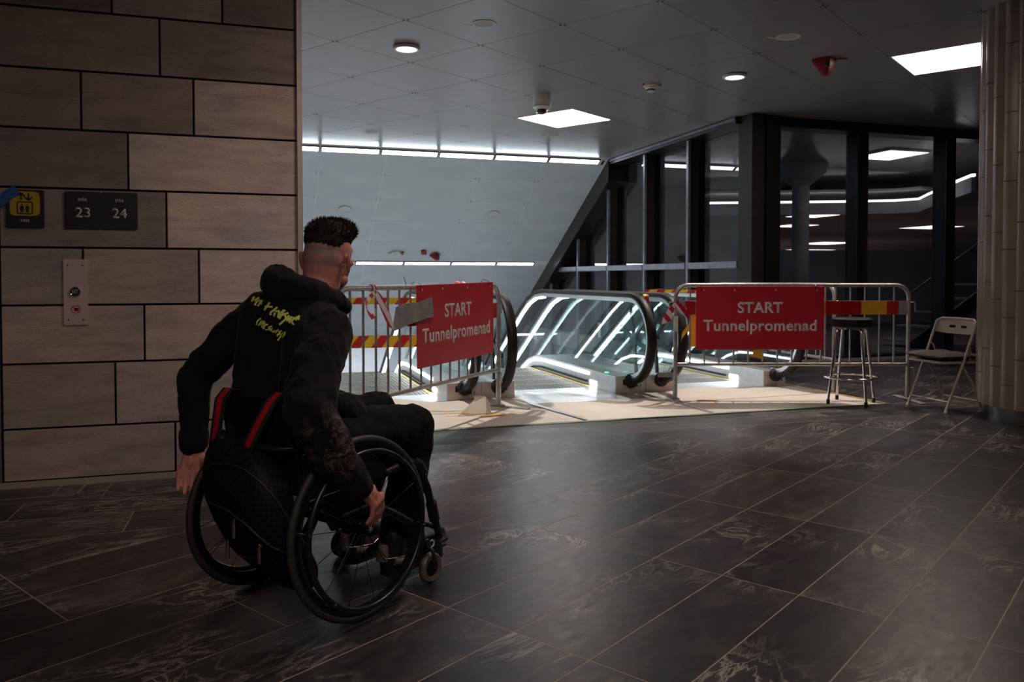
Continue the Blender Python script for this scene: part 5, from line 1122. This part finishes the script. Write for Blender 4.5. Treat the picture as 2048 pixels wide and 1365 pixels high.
# lettering printed on the back of the hoodie, laid on the cloth
def bvh_of(o): 
    me = o.data; return BVHTree.FromPolygons([v.co for v in me.vertices], [tuple(p.vertices) for p in me.polygons])
HB = bvh_of(hood)
def hit(bv, x, y):
    o = CMI @ Vector((0,0,CAM_H)); d = (CMI.to_3x3() @ pixray(x, y)).normalized(); r_ = bv.ray_cast(o, d); return (r_[0], r_[1]) if r_[0] is not None else (None, None)
def stroke(mb, bv, pts, w_, lift=.0016):
    """pen stroke with a slanted flat nib; pts in photograph pixels"""
    Q = []
    for (x0, y0), (x1, y1) in zip(pts, pts[1:]):
        n = max(2, int(sqrt((x1-x0)**2+(y1-y0)**2)/2.5))
        Q += [(x0+(x1-x0)*k/n, y0+(y1-y0)*k/n) for k in range(n)]
    Q.append(pts[-1]); row = []
    for i, (x, y) in enumerate(Q):
        (xa, ya), (xb, yb2) = Q[max(0, i-1)], Q[min(len(Q)-1, i+1)]; dx, dy = xb-xa, yb2-ya; ll = max(1e-6, sqrt(dx*dx+dy*dy)); px_, py_ = -dy/ll, dx/ll
        a, na = hit(bv, x-px_*w_*.5, y-py_*w_*.5); c, nc = hit(bv, x+px_*w_*.5, y+py_*w_*.5)
        if a is None or c is None or (a-c).length > .05: continue
        row.append((a+na*lift, c+nc*lift))
    k = len(row)
    if k < 2: return
    vs = [p for r_ in row for p in r_]; mb.add(vs, [(2*i, 2*i+1, 2*i+3, 2*i+2) for i in range(k-1)])
def Zp(l): return [(480+x/9.75, 560+y/9.75) for x, y in l]
lines = [ # Vet
 [(285,330),(215,455)], [(215,455),(380,350)], [(320,480),(290,500),(330,430),(400,400)], [(360,505),(350,520),(440,400)], [(370,465),(435,462)],
 # +
 [(590,440),(480,595)], [(490,525),(640,535)],
 # Entryne
 [(735,540),(590,650)], [(590,650),(610,695)], [(700,600),(640,610)], [(690,640),(665,715)], [(700,620),(770,610),(740,740)], [(740,745),(860,590)], [(790,650),(890,600)], [(850,640),(770,765)], [(830,690),(945,650)], [(880,690),(900,760),(960,700)], [(970,700),(770,880)], [(960,740),(915,815)], [(950,800),(1020,720)], [(1000,730),(965,850)], [(1060,730),(1010,830),(1060,880)], [(1050,770),(1170,710)], [(1080,790),(1160,750),(1140,790)]]
lines2 = [[(420,755),(350,800),(325,880)], [(430,800),(365,900)], [(470,800),(410,890)], [(420,850),(500,830)], [(490,830),(430,930)], [(520,860),(450,950)], [(480,900),(555,865)], [(490,940),(450,955)],
 [(630,905),(560,930),(610,960),(500,975)], [(640,945),(590,985),(640,1000)], [(690,980),(640,1025)], [(740,975),(690,1035)], [(760,965),(745,968)], [(820,985),(730,1080)], [(750,1010),(830,1000)], [(800,1030),(720,1100)], [(790,1040),(800,1080)], [(850,1030),(740,1190)], [(890,1015),(870,1080),(830,1130)]]
tx = MB(); [stroke(tx, HB, Zp(l), 3.9) for l in lines]
obj('lettering', tx, M['ink'], hood, 0)
tx = MB(); [stroke(tx, HB, Zp(l), 3.0) for l in lines2]
obj('lettering', tx, M['ink'], hood, 0)

# ------------------------------------------------------------------ backpack hung behind the backrest
BP = thing('backpack', 'black patterned backpack with red and green straps hung behind the wheelchair seat', 'backpack', CHO, CHR)
sec = [(-.20,.585), (-.245,.612), (-.30,.605), (-.332,.555), (-.346,.47), (-.336,.38), (-.300,.29), (-.255,.205), (-.18,.135), (-.11,.095), (-.055,.105), (-.05,.17), (-.10,.27), (-.16,.36), (-.19,.48)]
cf_, cz_ = -.225, .37; rr = [-.205 + .405*k/16 for k in range(17)]; vs = []
for r_ in rr:
    u = (r_+.0025)/.2025; s_ = max(.05, (1-abs(u)**3.2))**.42
    for f, z in sec: vs.append(V(cf_+(f-cf_)*s_, r_, cz_+(z-cz_)*s_-.05*u))
n_ = len(sec); fs = []
for i in range(16): fs += [(i*n_+j, i*n_+(j+1) % n_, (i+1)*n_+(j+1) % n_, (i+1)*n_+j) for j in range(n_)]
fs += [tuple(range(n_)), tuple(range(16*n_, 17*n_))]
bag = blob('main_body', MB().add(vs, fs), .009, 6, M['bag'], BP)
BB = bvh_of(bag)
def on_bag(pts, lift=.002):
    out = []
    for (x0, y0), (x1, y1) in zip(pts, pts[1:]):
        n = max(2, int(sqrt((x1-x0)**2+(y1-y0)**2)/6)); out += [(x0+(x1-x0)*k/n, y0+(y1-y0)*k/n) for k in range(n)]
    out.append(pts[-1]); r_ = []
    for x, y in out:
        c, n = hit(BB, x, y)
        if c is not None: r_.append(c+n*lift)
    return r_
for pts, w_ in (([(403,945),(425,930),(455,927),(490,940),(525,968),(558,1008),(585,1055),(603,1095)], .0042), ([(399,1008),(425,1008),(455,1020),(490,1047),(520,1075),(545,1095),(570,1105)], .0042)):
    pp = on_bag(pts); 
    if len(pp) > 2: obj('zip', MB().tube(pp, w_, 8), M['zip'], BP, 60)
pp = on_bag([(457,1101),(475,1110),(500,1116),(525,1117)]); 
if len(pp) > 2: obj('metal_piping', MB().tube(pp, .0022, 6), M['nickel'], BP, 60)
for (x0, y0, x1, y1) in ((474,1040,474,1068), (523,1089,531,1114), (447,1094,444,1118)):
    a, na = hit(BB, x0, y0)
    if a is None: a, na = hit(BB, x0+14, y0-14)
    if a is None: continue
    zp = obj('zip_pull', MB().box(a+na*.008, .012, .012, .012), M['nickel'], BP, 0, .002); q = a+na*.012
    obj('pull_tab', MB().tube([q, q+Vector((0,0,-.012)), q+Vector((0,0,-.055))], [.004,.0065,.0065], 8), M['nickel'], zp, 40)
def strap(pts, wd):
    pts = [V(*p) for p in pts]; wv = Vector((0, 1, 0))
    g = obj('strap', MB().ribbon(pts, [wv*wd]*len(pts), .0018), M['green_web'], BP, 40)
    obj('red_stripe', MB().ribbon([p+Vector((-.0028, 0, .0012)) for p in pts], [wv*wd*.42]*len(pts), .0012), M['red_web'], g, 40)
strap([(-.19,-.125,.765), (-.235,-.128,.772), (-.262,-.135,.74), (-.268,-.148,.65), (-.272,-.158,.585), (-.268,-.16,.54)], .058)
strap([(-.17,.120,.762), (-.215,.118,.775), (-.245,.112,.75), (-.262,.075,.68), (-.275,.03,.60), (-.285,.0,.555)], .060)
obj('carry_loop', MB().tube([V(-.24,-.14,.60), V(-.285,-.12,.625), V(-.295,-.08,.62), V(-.275,-.05,.575)], .0075, 8), M['zip'], BP, 60)
